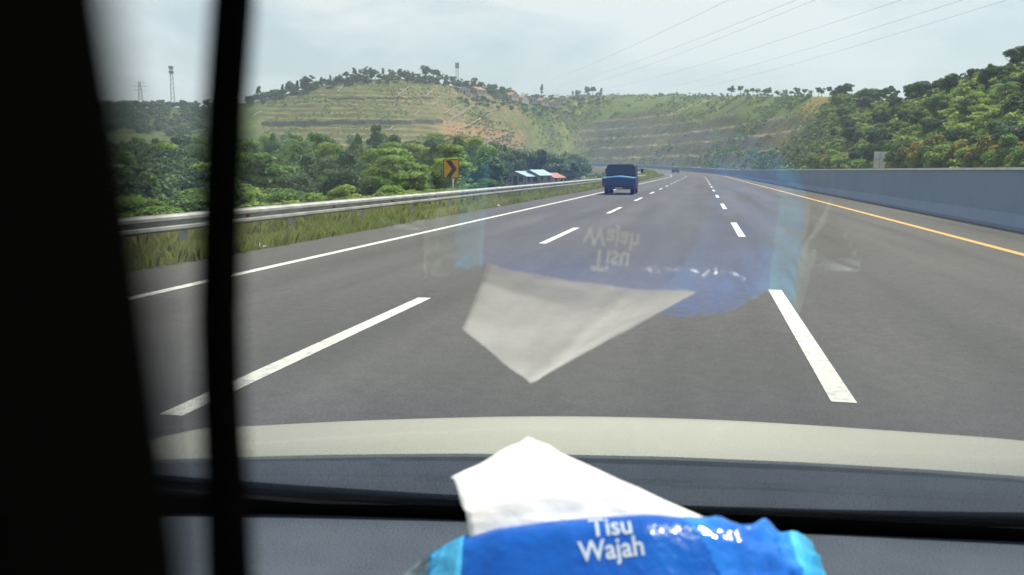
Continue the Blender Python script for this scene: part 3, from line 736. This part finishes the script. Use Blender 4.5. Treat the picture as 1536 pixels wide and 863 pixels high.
for i in range(n_ - 1):
    x0, x1 = -hw - .03 + (2 * hw + .06) * i / (n_ - 1), -hw - .03 + (2 * hw + .06) * (i + 1) / (n_ - 1)
    z0, z1 = [.945 + .075 * math.sin(math.pi * (x + hw) / (2 * hw)) ** 2 for x in (x0, x1)]
    mb.add([(x0, -.03, z0 - .06), (x1, -.03, z1 - .06), (x1, -.03, z1), (x0, -.03, z0), (x0, .9, z0 - .06), (x1, .9, z1 - .06), (x1, .9, z1 + .02), (x0, .9, z0 + .02)],
           [(0, 1, 2, 3), (3, 2, 6, 7), (4, 7, 6, 5), (0, 4, 5, 1)])
mb.build('load_sheet', M_TLIGHT, tk)
cab = MB().prism([(2.40, .40), (2.40, 1.60), (2.55, 1.67), (3.45, 1.66), (3.72, 1.55), (4.05, 1.05), (4.15, .95), (4.15, .38)], 'x', -.77, .77).build('cab', M_TDARK, tk, bevel=.05)
MB().box(-.60, .60, 2.375, 2.395, 1.10, 1.50).build('rear_window', M_TGLASS, tk, bevel=.02)
cov = MB().prism([(-.84, 1.0), (-.80, 1.55), (-.68, 1.69), (.68, 1.69), (.80, 1.55), (.84, 1.0)], 'y', 1.2, 2.36).build('canvas_cover', M_TDARK, tk, bevel=.04)
MB().box(-.80, .80, .10, 4.0, .30, .44).build('chassis', M_RUBBER, tk)
MB().box(-.78, .78, -.06, .02, .30, .42).build('bumper', M_TDARK, tk, bevel=.02)
for sx_ in (-1, 1):
    for yy in (.75, 3.3): wheel(tk, sx_ * .72, yy, .31, .22)
    MB().box(sx_ * .77 - .09, sx_ * .77 + .09, -.03, -.001, .50, .62).build('tail_lamp', M_LAMP, tk, bevel=.01)
    mb = MB().tube([(sx_ * .77, 3.55, 1.3), (sx_ * 1.02, 3.6, 1.33)], .015, 6); mb.box(sx_ * 1.05 - .07, sx_ * 1.05 + .07, 3.56, 3.62, 1.18, 1.42).build('mirror', M_TDARK, tk)
    MB().box(sx_ * .72 - .11, sx_ * .72 + .11, .45, .46, .06, .40).build('mud_flap', M_RUBBER, tk)
MB().box(-.2, .2, -.068, -.061, .33, .41).build('number_plate', M_PLATE, tk)

# far car
fp = road_pt(255, -1.15, 0)
fc = tag(empty('car', tuple(fp), R(9)), 'distant dark car where the road starts to bend', 'car')
MB().prism([(-2, .3), (-2, .85), (-1.8, .92), (-1.5, 1.40), (.4, 1.45), (1.1, .95), (2.0, .82), (2.0, .3)], 'x', -.84, .84).build('body', M_TDARK, fc, bevel=.06)
MB().box(-.62, .62, -1.86, -1.84, .98, 1.30).build('rear_window', M_TGLASS, fc)
for sx_ in (-1, 1):
    for yy in (-1.3, 1.3): wheel(fc, sx_ * .76, yy, .3, .2)
    MB().box(sx_ * .7 - .1, sx_ * .7 + .1, -2.02, -2.0, .68, .82).build('tail_lamp', M_LAMP, fc)

# ------------------------------------------------------------------ houses
M_WOOD = mat('weathered_board', (0.20, 0.20, 0.20), 0.85, (0.27, 0.265, 0.25), 3, 6)
M_PLASTER = mat('pale_plaster', (0.42, 0.40, 0.36), 0.85, (0.34, 0.32, 0.29), 2, 6)
M_ZINC = mat('blue_zinc_roof', (0.28, 0.40, 0.54), 0.5, (0.34, 0.46, 0.58), 2, 4)
M_REDROOF = mat('red_tin_roof', (0.42, 0.16, 0.11), 0.6, (0.36, 0.15, 0.11), 2, 5)
M_TILE = mat('clay_tile_roof', (0.34, 0.15, 0.10), 0.8, (0.26, 0.13, 0.09), 1.5, 6)
M_WOODD = mat('dark_opening', (0.02, 0.02, 0.022), 0.5)
def house(px, r, w, d, hw_, hr, roof_m, wall_m, rz, label, group=None, z=None, lean=0):
    x, y = polar(px, r); z = gz(x, y) if z is None else z
    h = tag(empty('house', (x, y, z), rz), label, 'house', group)
    # gable ends face the road (-y side), ridge along y
    MB().prism([(-w / 2, -1.2), (w / 2, -1.2), (w / 2, hw_), (0, hw_ + hr * .97), (-w / 2, hw_)], 'y', -d / 2, d / 2).build('wall', wall_m, h)
    ov = .35
    for sx_ in (-1, 1):
        k = hr / (w / 2)
        MB().add([(0, -d / 2 - ov, hw_ + hr + .06), (sx_ * (w / 2 + ov), -d / 2 - ov, hw_ - k * ov + .06), (sx_ * (w / 2 + ov), d / 2 + ov, hw_ - k * ov + .06), (0, d / 2 + ov, hw_ + hr + .06),
                  (0, -d / 2 - ov, hw_ + hr), (sx_ * (w / 2 + ov), -d / 2 - ov, hw_ - k * ov), (sx_ * (w / 2 + ov), d / 2 + ov, hw_ - k * ov), (0, d / 2 + ov, hw_ + hr)],
                 [(0, 1, 2, 3), (7, 6, 5, 4), (0, 4, 5, 1), (1, 5, 6, 2), (2, 6, 7, 3), (3, 7, 4, 0)]).build('roof', roof_m, h)
    for fx in (-.26, .26):
        wn_ = MB().box(fx * w - .4, fx * w + .4, -d / 2 - .03, -d / 2 - .005, hw_ * .38, hw_ * .38 + 1.0).build('window', M_WOODD, h)
        MB().box(fx * w - .03, fx * w + .03, -d / 2 - .045, -d / 2 - .032, hw_ * .38, hw_ * .38 + 1.0).build('frame', wall_m, wn_)
        MB().box(w / 2 + .005, w / 2 + .03, fx * d - .4, fx * d + .4, hw_ * .38, hw_ * .38 + .9).build('window', M_WOODD, h)
    MB().box(-.4, .4, -d / 2 - .03, -d / 2 - .004, -.2, 1.75).build('door', M_WOODD, h)
    return h
house(781, 158, 4.6, 4.2, 1.75, .85, M_ZINC, M_WOOD, R(-16), 'grey board hut with blue zinc roof, farthest from the red-roofed one')
house(805, 161, 3.8, 5.0, 1.9, .9, M_ZINC, M_WOOD, R(-18), 'board hut with pale blue zinc roof beside the red-roofed hut')
house(826, 166, 3.6, 5.0, 1.6, .8, M_REDROOF, M_PLASTER, R(-16), 'pale hut with faded red tin roof in the roadside row')
for px, dr, w, d, rz, m_ in ((697, 12, 8, 7, 20, M_TILE), (716, 9, 10, 8, -30, M_TILE), (766, 12, 9, 8, 70, M_TILE), (780, 16, 13, 9, 80, M_TILE), (797, 15, 9, 8, 10, M_TILE), (812, 18, 9, 8, 60, M_TILE), (828, 20, 10, 8, 40, M_TILE), (841, 14, 8, 8, 20, M_TILE), (875, 7, 11, 8, 80, M_ZINC)):
    r = float(np.interp(px, SURV[:, 0], SURV[:, 2])) - dr
    house(px, r, w * .85, d * .85, 2.4, 1.9, m_, M_PLASTER, R(rz), 'white-walled house with pale roof among the hilltop trees' if m_ is M_ZINC else 'small hilltop village house with clay tile roof', None if m_ is M_ZINC else 'village houses on the ridge')

# ------------------------------------------------------------------ masts, drain chutes, retaining wall, bench-shadow strip, cables
M_MAST = mat('mast_steel', (0.22, 0.22, 0.23), 0.6, (0.30, 0.26, 0.26), .3)
def mast(name, px, r, h, wb, wt, label, arms=False):
    x, y = polar(px, r); o = tag(empty(name, (x, y, gz(x, y)), .4), label, 'mast')
    mb = MB()
    for sx_ in (-1, 1):
        for sy_ in (-1, 1): MB().tube([(sx_ * wb, sy_ * wb, -1), (sx_ * wt, sy_ * wt, h)], .08, 5).build('leg', M_MAST, o)
    nb = 9
    for i in range(nb):
        a, b = i / nb, (i + 1) / nb; wa, wb_ = wb + (wt - wb) * a, wb + (wt - wb) * b
        for f in (-1, 1):
            mb.tube([(-wa, f * wa, h * a), (wb_, f * wb_, h * b)], .05, 4); mb.tube([(f * wa, wa, h * a), (f * wb_, -wb_, h * b)], .05, 4)
    mb.build('bracing', M_MAST, o)
    if arms:
        for zz, l_ in ((.98, 2.6), (.84, 3.4), (.70, 2.8)):
            MB().tube([(-l_, 0, h * zz), (0, 0, h * zz + .5), (l_, 0, h * zz)], .09, 5).build('cross_arm', M_MAST, o)
    else:
        for zz in (.97, .86):
            MB().box(-wt - .5, wt + .5, -wt - .5, wt + .5, h * zz, h * zz + 1.3).build('antenna', M_MAST, o)
    return o
mast('telecom_mast', 687, 505, 15, .9, .55, 'slim lattice telecom mast rising behind the hilltop trees')
mast('telecom_mast', 265, 452, 20, .9, .5, 'tall thin lattice mast on the low wooded ridge')
mast('power_pylon', 217, 455, 13, 1.3, .35, 'small lattice power pylon with cross arms on the low wooded ridge', True)
M_CABLE = mat('cable', (0.10, 0.10, 0.11), 0.6)
def at(px, row, r):
    x, y = polar(px, r); return Vector((x, y, CAM_H + r * float(elev(px, row))))
for a, b in (((788, 132), (1068, -6)), ((835, 128), (1168, -8)), ((858, 132), (1200, -10)), ((905, 133), (1318, -8)), ((965, 137), (1400, -6)), ((1010, 138), (1470, -8))):
    A_, B_ = at(*a, 650), at(*b, 190); B_ = A_ + (B_ - A_) * 1.25; pts = []
    for i in range(25):
        t = i / 24; p = A_.lerp(B_, t); p.z -= 9 * 4 * t * (1 - t) * .35; pts.append(p)
    o = MB().tube(pts, .026, 5).build('power_cable', M_CABLE)
    tag(o, 'thin overhead power cable slanting across the cloudy sky', 'cable', 'overhead power cables')
M_CHUTE = mat('chute_concrete', (0.36, 0.32, 0.25), 0.85, (0.28, 0.25, 0.19), .5)
def on_slope(px, row):
    """where the land is met along this bearing at the given angle"""
    rr = np.arange(200, 640, 1.0); az = math.atan((px - 768) / 1250 * math.cos(PITCH)) - YAW
    zz = terrain(rr * math.sin(az), rr * math.cos(az)); e = (zz - CAM_H) / rr
    i = np.argmax(e > float(elev(px, row))); return Vector((rr[i] * math.sin(az), rr[i] * math.cos(az), zz[i]))
for a, b in (((672, 186), (700, 168)), ((680, 178), (715, 157)), ((700, 190), (742, 171)), ((668, 172), (692, 158)), ((690, 196), (722, 180)), ((735, 170), (760, 160)), ((650, 160), (662, 151)), ((510, 139), (520, 128)), ((595, 148), (615, 132)), ((640, 146), (660, 128)), ((382, 176), (396, 168)), ((620, 176), (630, 170)), ((585, 198), (592, 190))):
    pts = []
    for i in range(9):
        t = i / 8; p = on_slope(a[0] + (b[0] - a[0]) * t, a[1] + (b[1] - a[1]) * t); p.z += .35; pts.append(p)
    tag(MB().tube(pts, .20, 6).build('drain_chute', M_CHUTE), 'pale concrete drainage chute running down the terraced hillside', 'drain', 'drainage chutes on the terraced hill')
M_WALL_SHADE = mat('gabion_and_shade_grey', (0.10, 0.10, 0.095), 0.9, (0.17, 0.165, 0.14), .25, 8)
for label, (p0, p1, row, hh, m_) in (('long low grey retaining wall across the foot of the terraces', (395, 665, 189, 1.5, M_WALL_SHADE)), ('thin dark strip standing in for a bench shadow high on the upper terraces', (500, 652, 150, .6, M_WALL_SHADE))):  # second strip is a painted shadow along an upper bench
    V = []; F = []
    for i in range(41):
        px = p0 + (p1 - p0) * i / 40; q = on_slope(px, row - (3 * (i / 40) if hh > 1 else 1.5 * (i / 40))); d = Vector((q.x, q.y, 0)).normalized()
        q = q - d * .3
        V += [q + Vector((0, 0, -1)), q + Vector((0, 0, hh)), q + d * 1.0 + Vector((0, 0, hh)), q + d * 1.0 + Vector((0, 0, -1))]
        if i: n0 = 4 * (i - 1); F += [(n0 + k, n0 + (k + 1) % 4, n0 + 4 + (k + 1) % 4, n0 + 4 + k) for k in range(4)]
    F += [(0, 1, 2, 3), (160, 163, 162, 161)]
    tag(MB().add(V, F).build('wall_and_shade_strip', m_), label, 'wall')

# ------------------------------------------------------------------ the car we sit in
CAR_RZ = R(7.5)
car = tag(empty('car', (0, 0, 0), CAR_RZ), 'cream car seen from inside, with grey dashboard, windscreen and bonnet', 'car')
H = CAM_H
def car_grid(us, vs, fz):
    V = [(u, v, fz(u, v)) for u in us for v in vs]; return V, grid_faces(len(us), len(vs))[:, :].tolist()
# bonnet
RU = [-.80, -.60, -.43, -.322, -.169, -.023, .105, .269, .425, .524, .75, 1.0]; RV = [.90, .955, .987, 1.005, 1.023, 1.032, 1.036, 1.031, 1.018, 1.005, .96, .88]
CU = [-.85, -.641, -.462, -.275, -.093, .086, .26, .432, .6, .75, 1.0]; CZ = [-.492, -.480, -.464, -.452, -.443, -.440, -.441, -.448, -.455, -.463, -.490]
us = np.linspace(-.78, .98, 60); ts = np.linspace(0, 1, 40)
V = []
for u in us:
    rv = float(np.interp(u, RU, RV)); zc_ = float(np.interp(u, CU, CZ)); zc_ = (zc_ + float(np.interp(u - .06, CU, CZ)) + float(np.interp(u + .06, CU, CZ))) / 3
    for t in ts:
        v = rv + (1.98 - rv) * t
        k = (v - rv) / (1.45 - rv)
        z = -.37 + (zc_ + .37) * k if v < 1.38 else None
        if z is None:
            k0 = (1.38 - rv) / (1.45 - rv); z0 = -.37 + (zc_ + .37) * k0; sl = (zc_ + .37) / (1.45 - rv); dv = v - 1.38; z = z0 + sl * dv - .95 * dv * dv
        edge = max(0, abs(u - .1) - .80); z -= 3 * edge * edge + .5 * edge
        V.append((u, v, H + z))
bon = mesh('bonnet', V, grid_faces(60, 40).tolist(), M_PAINT, car, True)
bon.modifiers.new('thick', 'SOLIDIFY').thickness = -.004; es = bon.modifiers.new('crisp', 'EDGE_SPLIT'); es.split_angle = R(35)
# body shell below the bonnet, mostly out of sight
fr = MB().prism([(-1.2, .25), (1.98, .25), (2.06, .45), (2.0, .62), (1.5, .78), (1.0, .86), (.95, .90), (-1.2, .90)], 'x', -.76, .96).build('body', M_PAINT, car)
for sx_ in (-.68, .88):
    wheel(car, sx_, 1.45, .30, .2)
# cowl: a stepped plastic tray between glass and bonnet
prof = [(.894, -.402), (.894, -.3835), (.899, -.377), (.906, -.374), (.932, -.3718), (.946, -.3738), (.951, -.3668), (.956, -.3662), (.985, -.3672), (1.008, -.372), (1.020, -.385), (1.06, -.395)]
us = np.linspace(-.78, .98, 50); V = []
for u in us:
    sh_ = float(np.interp(u, RU, RV)) - 1.032
    sh_ = sh_ * .75
    for v, z in prof: V.append((u, v + sh_, H + z))
cw_ = mesh('cowl', V, grid_faces(50, len(prof)).tolist(), M_COWL, car, False); cw_.modifiers.new('thick', 'SOLIDIFY').thickness = -.004
# wipers parked on the cowl, washer nozzle
def ucurve(u): return (float(np.interp(u, RU, RV)) - 1.032) * .75
for pts_ in ([(.10, .935), (.20, .953), (.30, .955), (.40, .953), (.62, .950)], [(-.62, .952), (-.5, .950), (-.35, .943), (-.2, .932)]):
    V = []; F = []
    for i, (u, v) in enumerate(pts_):
        w = .004 + .011 * min(1, i / 2); v = v + ucurve(u); zt = H - .3645
        V += [(u, v - w, zt - .004), (u, v - w * .5, zt), (u, v + w * .5, zt + .0006), (u, v + w, zt - .004)]
        if i: n0 = 4 * (i - 1); F += [(n0 + k, n0 + (k + 1) % 4, n0 + 4 + (k + 1) % 4, n0 + 4 + k) for k in range(4)]
    n0 = 4 * (len(pts_) - 1); F += [(0, 1, 2, 3), (n0 + 3, n0 + 2, n0 + 1, n0)]
    MB().add(V, F).build('wiper', M_COWL, car, bevel=.002)
nz = MB().box(-.262, -.238, .962, .984, H - .372, H - .360).build('washer_nozzle', M_COWL, car, bevel=.004)
MB().tube([(-.246, .961, H - .365), (-.246, .957, H - .365)], .004, 10).build('jet', M_RUBBER, nz)
# black strip filling the dark band along the foot of the glass
V = []; F = []
for i, u in enumerate(np.linspace(-.78, .98, 50)):
    dv = ucurve(u)
    V += [(u, .850 + dv * .5, H - .3625), (u, .8935 + dv, H - .3795), (u, .8935 + dv, H - .41), (u, .850 + dv * .5, H - .368)]
    if i: n0 = 4 * (i - 1); F += [(n0 + k, n0 + (k + 1) % 4, n0 + 4 + (k + 1) % 4, n0 + 4 + k) for k in range(4)]
F += [(0, 1, 2, 3), (199, 198, 197, 196)]
MB().add(V, F).build('black_strip', M_FRIT, car)
# windscreen
TH = R(32); GC = 0.14054
def glass_z(v): return H + (GC - v * math.sin(TH)) / math.cos(TH)
v_b, v_f, v_t = .878, .856, -.16
glass = mesh('windscreen', [(-.80, v_f, glass_z(v_f)), (1.0, v_f, glass_z(v_f)), (1.0, v_t, glass_z(v_t)), (-.80, v_t, glass_z(v_t))], [(0, 1, 2, 3)], M_GLASS, car)
eps = .0
V = []
for u in np.linspace(-.8, 1.0, 19):
    V += [(u, v_f, glass_z(v_f)), (u, v_b + .02, glass_z(v_b + .02)), (u, v_b + .02, glass_z(v_b + .02) - .006), (u, v_f, glass_z(v_f) - .006)]
F = []
for i in range(18): n0 = 4 * i; F += [(n0 + k, n0 + (k + 1) % 4, n0 + 4 + (k + 1) % 4, n0 + 4 + k) for k in range(4)]
F += [(0, 1, 2, 3), (75, 74, 73, 72)]
fb = MB().add(V, F).build('glass_border', M_FRIT, car)
# dashboard
prof = [(.856, -.425), (.856, -.384), (.853, -.380), (.848, -.3785), (.80, -.3765), (.72, -.373), (.66, -.360), (.60, -.325), (.55, -.292), (.52, -.282), (.34, -.280), (.30, -.292), (.28, -.34), (.29, -.60)]
us = np.linspace(-.76, .96, 40); V = [(u, v, H + z) for u in us for v, z in prof]
ds = mesh('dashboard', V, grid_faces(40, len(prof)).tolist(), M_DASH, car, False)
bm = bmesh.new(); bm.from_mesh(ds.data); bmesh.ops.recalc_face_normals(bm, faces=bm.faces); bm.to_mesh(ds.data); bm.free()
ds.modifiers.new('thick', 'SOLIDIFY').thickness = .004
# roof with headliner
MB().box(-.72, .92, -1.6, -.17, H + .265, H + .30).build('roof', M_PAINT, car, bevel=.01)
MB().box(-.70, .90, -1.58, -.175, H + .245, H + .262).build('headliner', M_DASH, car, bevel=.005)
# pillar trim close beside the lens and a cable hanging before the dashboard
def cam_local(px, row, d):
    """place d metres ahead of the seat along this line of sight, in the car's own axes"""
    a = (px - 768) / 1250.0; b = (431.5 - row) / 1250.0
    fw = Vector((-math.sin(YAW) * math.cos(PITCH), math.cos(YAW) * math.cos(PITCH), -math.sin(PITCH))); rt = Vector((math.cos(YAW), math.sin(YAW), 0)); up = rt.cross(fw)
    p = Vector((0, 0, H)) + (fw + rt * a + up * b) * d
    return p
inv = Matrix.Rotation(-CAR_RZ, 3, 'Z')
DP = .030
pts = [inv @ cam_local(p, r_, DP) for p, r_ in ((20, -1500), (90, -500), (158, 0), (208, 300), (244, 560), (286, 863), (350, 1500), (430, 2600))]
rad = .0115
V = []; n_ = 16
rt_l = inv @ Vector((math.cos(YAW), math.sin(YAW), 0)); fw_l = inv @ Vector((-math.sin(YAW), math.cos(YAW), 0))
for p in pts:
    c_ = p - rt_l * rad
    V += [c_ + rt_l * rad * math.cos(2 * math.pi * k / n_) + fw_l * rad * .6 * math.sin(2 * math.pi * k / n_) for k in range(n_)]
F = [(i * n_ + k, i * n_ + (k + 1) % n_, (i + 1) * n_ + (k + 1) % n_, (i + 1) * n_ + k) for i in range(len(pts) - 1) for k in range(n_)] + [tuple(range(n_)), tuple((len(pts) - 1) * n_ + k for k in range(n_))]
MB().add(V, F).build('pillar_trim', M_BLACK, car, True)
DC = .088
pts = [cam_local(p, r_, DC) for p, r_ in ((372, -1300), (360, -500), (350, 0), (339, 150), (332, 330), (329, 480), (333, 620), (340, 720), (345, 800), (350, 900), (352, 1400), (350, 2300))]
tag(MB().tube(pts, .00228, 14).build('cable', M_BLACK, None, True), 'thin black cable hanging in front of the dashboard, out of focus', 'cable')

# ------------------------------------------------------------------ pack of facial tissues on the dashboard
def pack_mat(name, c1, c2, rough=.22, sc=22, tl=None):
    m = mat(name, c1, rough, c2, sc, 3, 0.22 if 'mid' in name or 'light' in name else .2, 90, coat=0.0, spec=0.6 if 'mid' in name else .32, lo=.42, hi=.75); return m
M_PBLUE = pack_mat('film_blue_shaded', (0.001, 0.075, 0.40), (0.002, 0.115, 0.50))  # darkened for the shade on the pack's front
M_PBLUE2 = pack_mat('film_mid_blue_sunlit', (0.003, 0.125, 0.58), (0.014, 0.28, 0.84), .11)  # same film, brightened where the sun strikes it
M_PCYAN = pack_mat('film_light_blue', (0.03, 0.36, 0.74), (0.10, 0.52, 0.84))
M_PCLEAR = pack_mat('film_frosted', (0.24, 0.31, 0.35), (0.46, 0.50, 0.52))
M_TISSUE = mat('tissue_paper', (0.78, 0.78, 0.78), 0.9, (0.74, 0.74, 0.75), 30, 4, 0.15, 60, spec=.1)
M_TEXT = mat('white_print', (0.44, 0.52, 0.64), 0.45)  # white dimmed along with the shaded front film
PB, PZ = .43, -.279                              # pack origin: ahead of the lens, and its base below the lens
po = Vector((-math.sin(YAW) * PB, math.cos(YAW) * PB, H + PZ))
pack = tag(empty('tissue_pack', po, YAW), 'blue plastic pack of facial tissues lying on the dashboard', 'tissue pack')
# lengthwise outline: top height and half depth of the pillow
AU = [-.074, -.062, -.045, -.030, -.005, .03, .07, .11, .138, .156, .172, .186, .198]
TOPZ = [-.262, -.240, -.2180, -.2035, -.1935, -.1865, -.1830, -.1850, -.1900, -.2010, -.216, -.238, -.262]
FRONT = [.425, .405, .385, .372, .362, .356, .354, .354, .358, .368, .386, .410, .428]
BACK = [.435, .452, .468, .480, .490, .496, .498, .497, .492, .482, .468, .450, .432]
na, nc = 170, 110
As = np.linspace(AU[0], AU[-1], na); V = []; g3 = np.random.default_rng(3)
def ring(a):
    zt, f_, b_ = (float(np.interp(a, AU, q)) for q in (TOPZ, FRONT, BACK)); zb = -.2785
    hgt = zt - zb
    key = [(f_ + .012, zb), (f_, zb + .25 * hgt), (f_ + .010, zb + .55 * hgt), (f_ + (.412 - .354), zb + .985 * hgt), (f_ + (.424 - .354), zb + 1.0 * hgt), (b_ - .035, zb + .74 * hgt), (b_ - .010, zb + .45 * hgt), (b_, zb + .2 * hgt), (b_ - .012, zb)]
    return key
for i, a in enumerate(As):
    key = np.array(ring(a) + [ring(a)[0]]); d_ = np.concatenate([[0], np.cumsum(np.linalg.norm(np.diff(key, axis=0), axis=1))]); d_ /= d_[-1]
    tt = np.linspace(0, 1, nc, endpoint=False); b_ = np.interp(tt, d_, key[:, 0]); z_ = np.interp(tt, d_, key[:, 1])
    for _ in range(3):
        b_ = (np.roll(b_, 1) + 2 * b_ + np.roll(b_, -1)) / 4; z_ = (np.roll(z_, 1) + 2 * z_ + np.roll(z_, -1)) / 4
    w = .0036 * (min(1, (a - .100) / .025) if a > .100 else .10)
    if a < -.015: w = .003 * min(1, (-.015 - a) / .02)
    r1 = .5 - np.abs(2 * vnoise(np.full(nc, a) + z_ * .6, b_ + z_ * 1.3, .016, 40) - 1); r2 = .5 - np.abs(2 * vnoise(np.full(nc, a) - b_ * .8, z_ + b_, .0075, 41) - 1)
    for k in range(nc):
        ds_ = w * (r1[k] * 1.3 + r2[k] * (.6 + .6 * (b_[k] > .425))); cb = b_[k] - .43; cz = z_[k] + .235; nn = math.hypot(cb, cz) + 1e-6
        V.append((a + .4 * ds_, b_[k] - PB + ds_ * cb / nn, max(z_[k] + ds_ * cz / nn, -.2788) - PZ))
F = []; mi = []
for i in range(na - 1):
    am = (As[i] + As[i + 1]) / 2
    for k in range(nc):
        F.append((i * nc + k, (i + 1) * nc + k, (i + 1) * nc + (k + 1) % nc, i * nc + (k + 1) % nc))
        j = k / nc
        mi.append(3 if am < -.048 or am > .178 else (2 if am < -.028 or am > .152 else (1 if am > .088 + .02 * math.sin(9 * j) else 0)))
F += [tuple(range(nc)), tuple((na - 1) * nc + k for k in reversed(range(nc)))]; mi += [3, 3]
body = mesh('wrapper', V, F, [M_PBLUE, M_PBLUE2, M_PCYAN, M_PCLEAR], pack, True, mi)
for nm, a0, a1, zz in (('end_seal', -.095, -.070, -.250), ('end_seal', .194, .216, -.250)):
    V2 = []; ns = 26
    for i in range(ns):
        t = i / (ns - 1); zq = -.2785 + .045 * t if a0 < 0 else -.2785 + .05 * t
        V2 += [(a0 + .004 * math.sin(i * 1.7), .006 * math.sin(i * 2.2) + .002, zq - PZ), (a1, .003 * math.sin(i * 1.1), zq - PZ)]
    o = mesh(nm, V2, [(2 * i, 2 * i + 1, 2 * i + 3, 2 * i + 2) for i in range(ns - 1)], M_PCLEAR, pack, True); o.modifiers.new('thick', 'SOLIDIFY').thickness = .0006
bm = bmesh.new(); bm.from_mesh(body.data); bmesh.ops.recalc_face_normals(bm, faces=bm.faces); bm.to_mesh(body.data)
tree = BVHTree.FromBMesh(bm); bm.free()
# printed words laid on the film
def letter(word, a0, z0, size, tilt):
    cu = bpy.data.curves.new('lettering', 'FONT'); cu.body = word; cu.size = size; cu.resolution_u = 4; cu.offset = size * .016
    to = bpy.data.objects.new('lettering_src', cu); col.objects.link(to)
    bpy.context.view_layer.update()
    me = bpy.data.meshes.new_from_object(to.evaluated_get(bpy.context.evaluated_depsgraph_get())); bpy.data.objects.remove(to)
    bm = bmesh.new(); bm.from_mesh(me)
    for _ in range(2): bmesh.ops.subdivide_edges(bm, edges=[e for e in bm.edges if e.calc_length() > size * .12], cuts=1)
    bmesh.ops.triangulate(bm, faces=bm.faces)
    for v in bm.verts:
        lx, ly = v.co.x * .86, v.co.y * 1.25; a = a0 + lx * math.cos(tilt) - ly * math.sin(tilt) * .3; z = z0 + lx * math.sin(tilt) + ly * math.cos(tilt)
        # laid along the slanted face: drop a line on to it from in front and above
        org = Vector((a, -.25, z - PZ + .25 * .75)); dr = Vector((0, 1, -.75)).normalized()
        hit = tree.ray_cast(org, dr)
        v.co = (hit[0] + hit[1] * .0005 if hit[0] and hit[1].dot(dr) < 0 else (hit[0] - dr * .0006 if hit[0] else Vector((a, 0, z - PZ))))
    me2 = bpy.data.meshes.new('lettering'); bm.to_mesh(me2); bm.free(); me2.materials.append(M_TEXT)
    return link(bpy.data.objects.new('lettering', me2), pack)
letter('Tisu', .0408, -.2050, .0152, .08); letter('Wajah', .0345, -.2215, .0150, .12)
# the sheet pulled half out of the slit
def T(a, b, z): return Vector((a, b - PB, z - PZ))
L0, C1, T1, R0 = T(-.0226, .4322, -.2030), T(-.0363, .4722, -.1824), T(.0112, .500, -.1672), T(.112, .432, -.1925)
V = []; nu, nv = 40, 34
for i in range(nu):
    s = i / (nu - 1)
    for j in range(nv):
        t = j / (nv - 1)
        far = C1.lerp(T1, min(1, t / .62)) if t < .62 else T1.lerp(T1 + (R0 - T1) * .55, (t - .62) / .38)
        near = L0.lerp(R0, t)
        kz = s / .36 * .70 if s < .36 else .70 + .30 * (s - .36) / .64
        kb = s * .62 if s < .36 else .2232 + .7768 * (s - .36) / .64
        q = t ** 1.5
        kz, kb = kz * (1 - q) + s * q, kb * (1 - q) + s * q
        p = near.lerp(far, kb); p.z = near.z + (far.z - near.z) * kz
        fold = math.exp(-((t - .60 - .1 * (1 - s)) / .035) ** 2) * s
        p.z += .0048 * fold * (1 - .6 * s) + .0110 * (float(vnoise(np.array(s * 1.0), np.array(t * 1.6), .30, 50)) - .5) * (.3 + s) * (1 - .85 * t) * min(1, (1 - s) * 6 + .2) + .0014 * (float(vnoise(np.array(s), np.array(t + s * .4), .08, 51)) - .5) * min(1, (1 - t) * 5, (1 - s) * 5 + .2) + .0006 * math.sin(9 * t + 4 * s) * s
        p.y += .0015 * math.sin(6 * t) * s
        V.append(p)
sh_o = mesh('tissue_sheet', V, grid_faces(nu, nv).tolist(), M_TISSUE, None, True)
sh_o.matrix_world = Matrix.Translation(po) @ Matrix.Rotation(YAW, 4, 'Z')
sh_o.modifiers.new('thick', 'SOLIDIFY').thickness = .0006
tag(sh_o, 'white paper tissue pulled half out of the blue pack', 'tissue')

# ------------------------------------------------------------------ thin summer haze
M_HAZE = bpy.data.materials.new('haze'); M_HAZE.use_nodes = True
hn = M_HAZE.node_tree.nodes; hn.remove(hn['Principled BSDF'])
pv = hn.new('ShaderNodeVolumePrincipled'); pv.inputs['Color'].default_value = (0.74, 0.87, 1.0, 1); pv.inputs['Density'].default_value = 0.00048; pv.inputs['Anisotropy'].default_value = 0.2
M_HAZE.node_tree.links.new(pv.outputs[0], hn['Material Output'].inputs['Volume'])
hz_o = MB().box(-5200, 5200, -5200, 5200, -14, 130).build('haze', M_HAZE); tag(hz_o, 'thin pale haze over the valley', 'haze', kind='stuff')
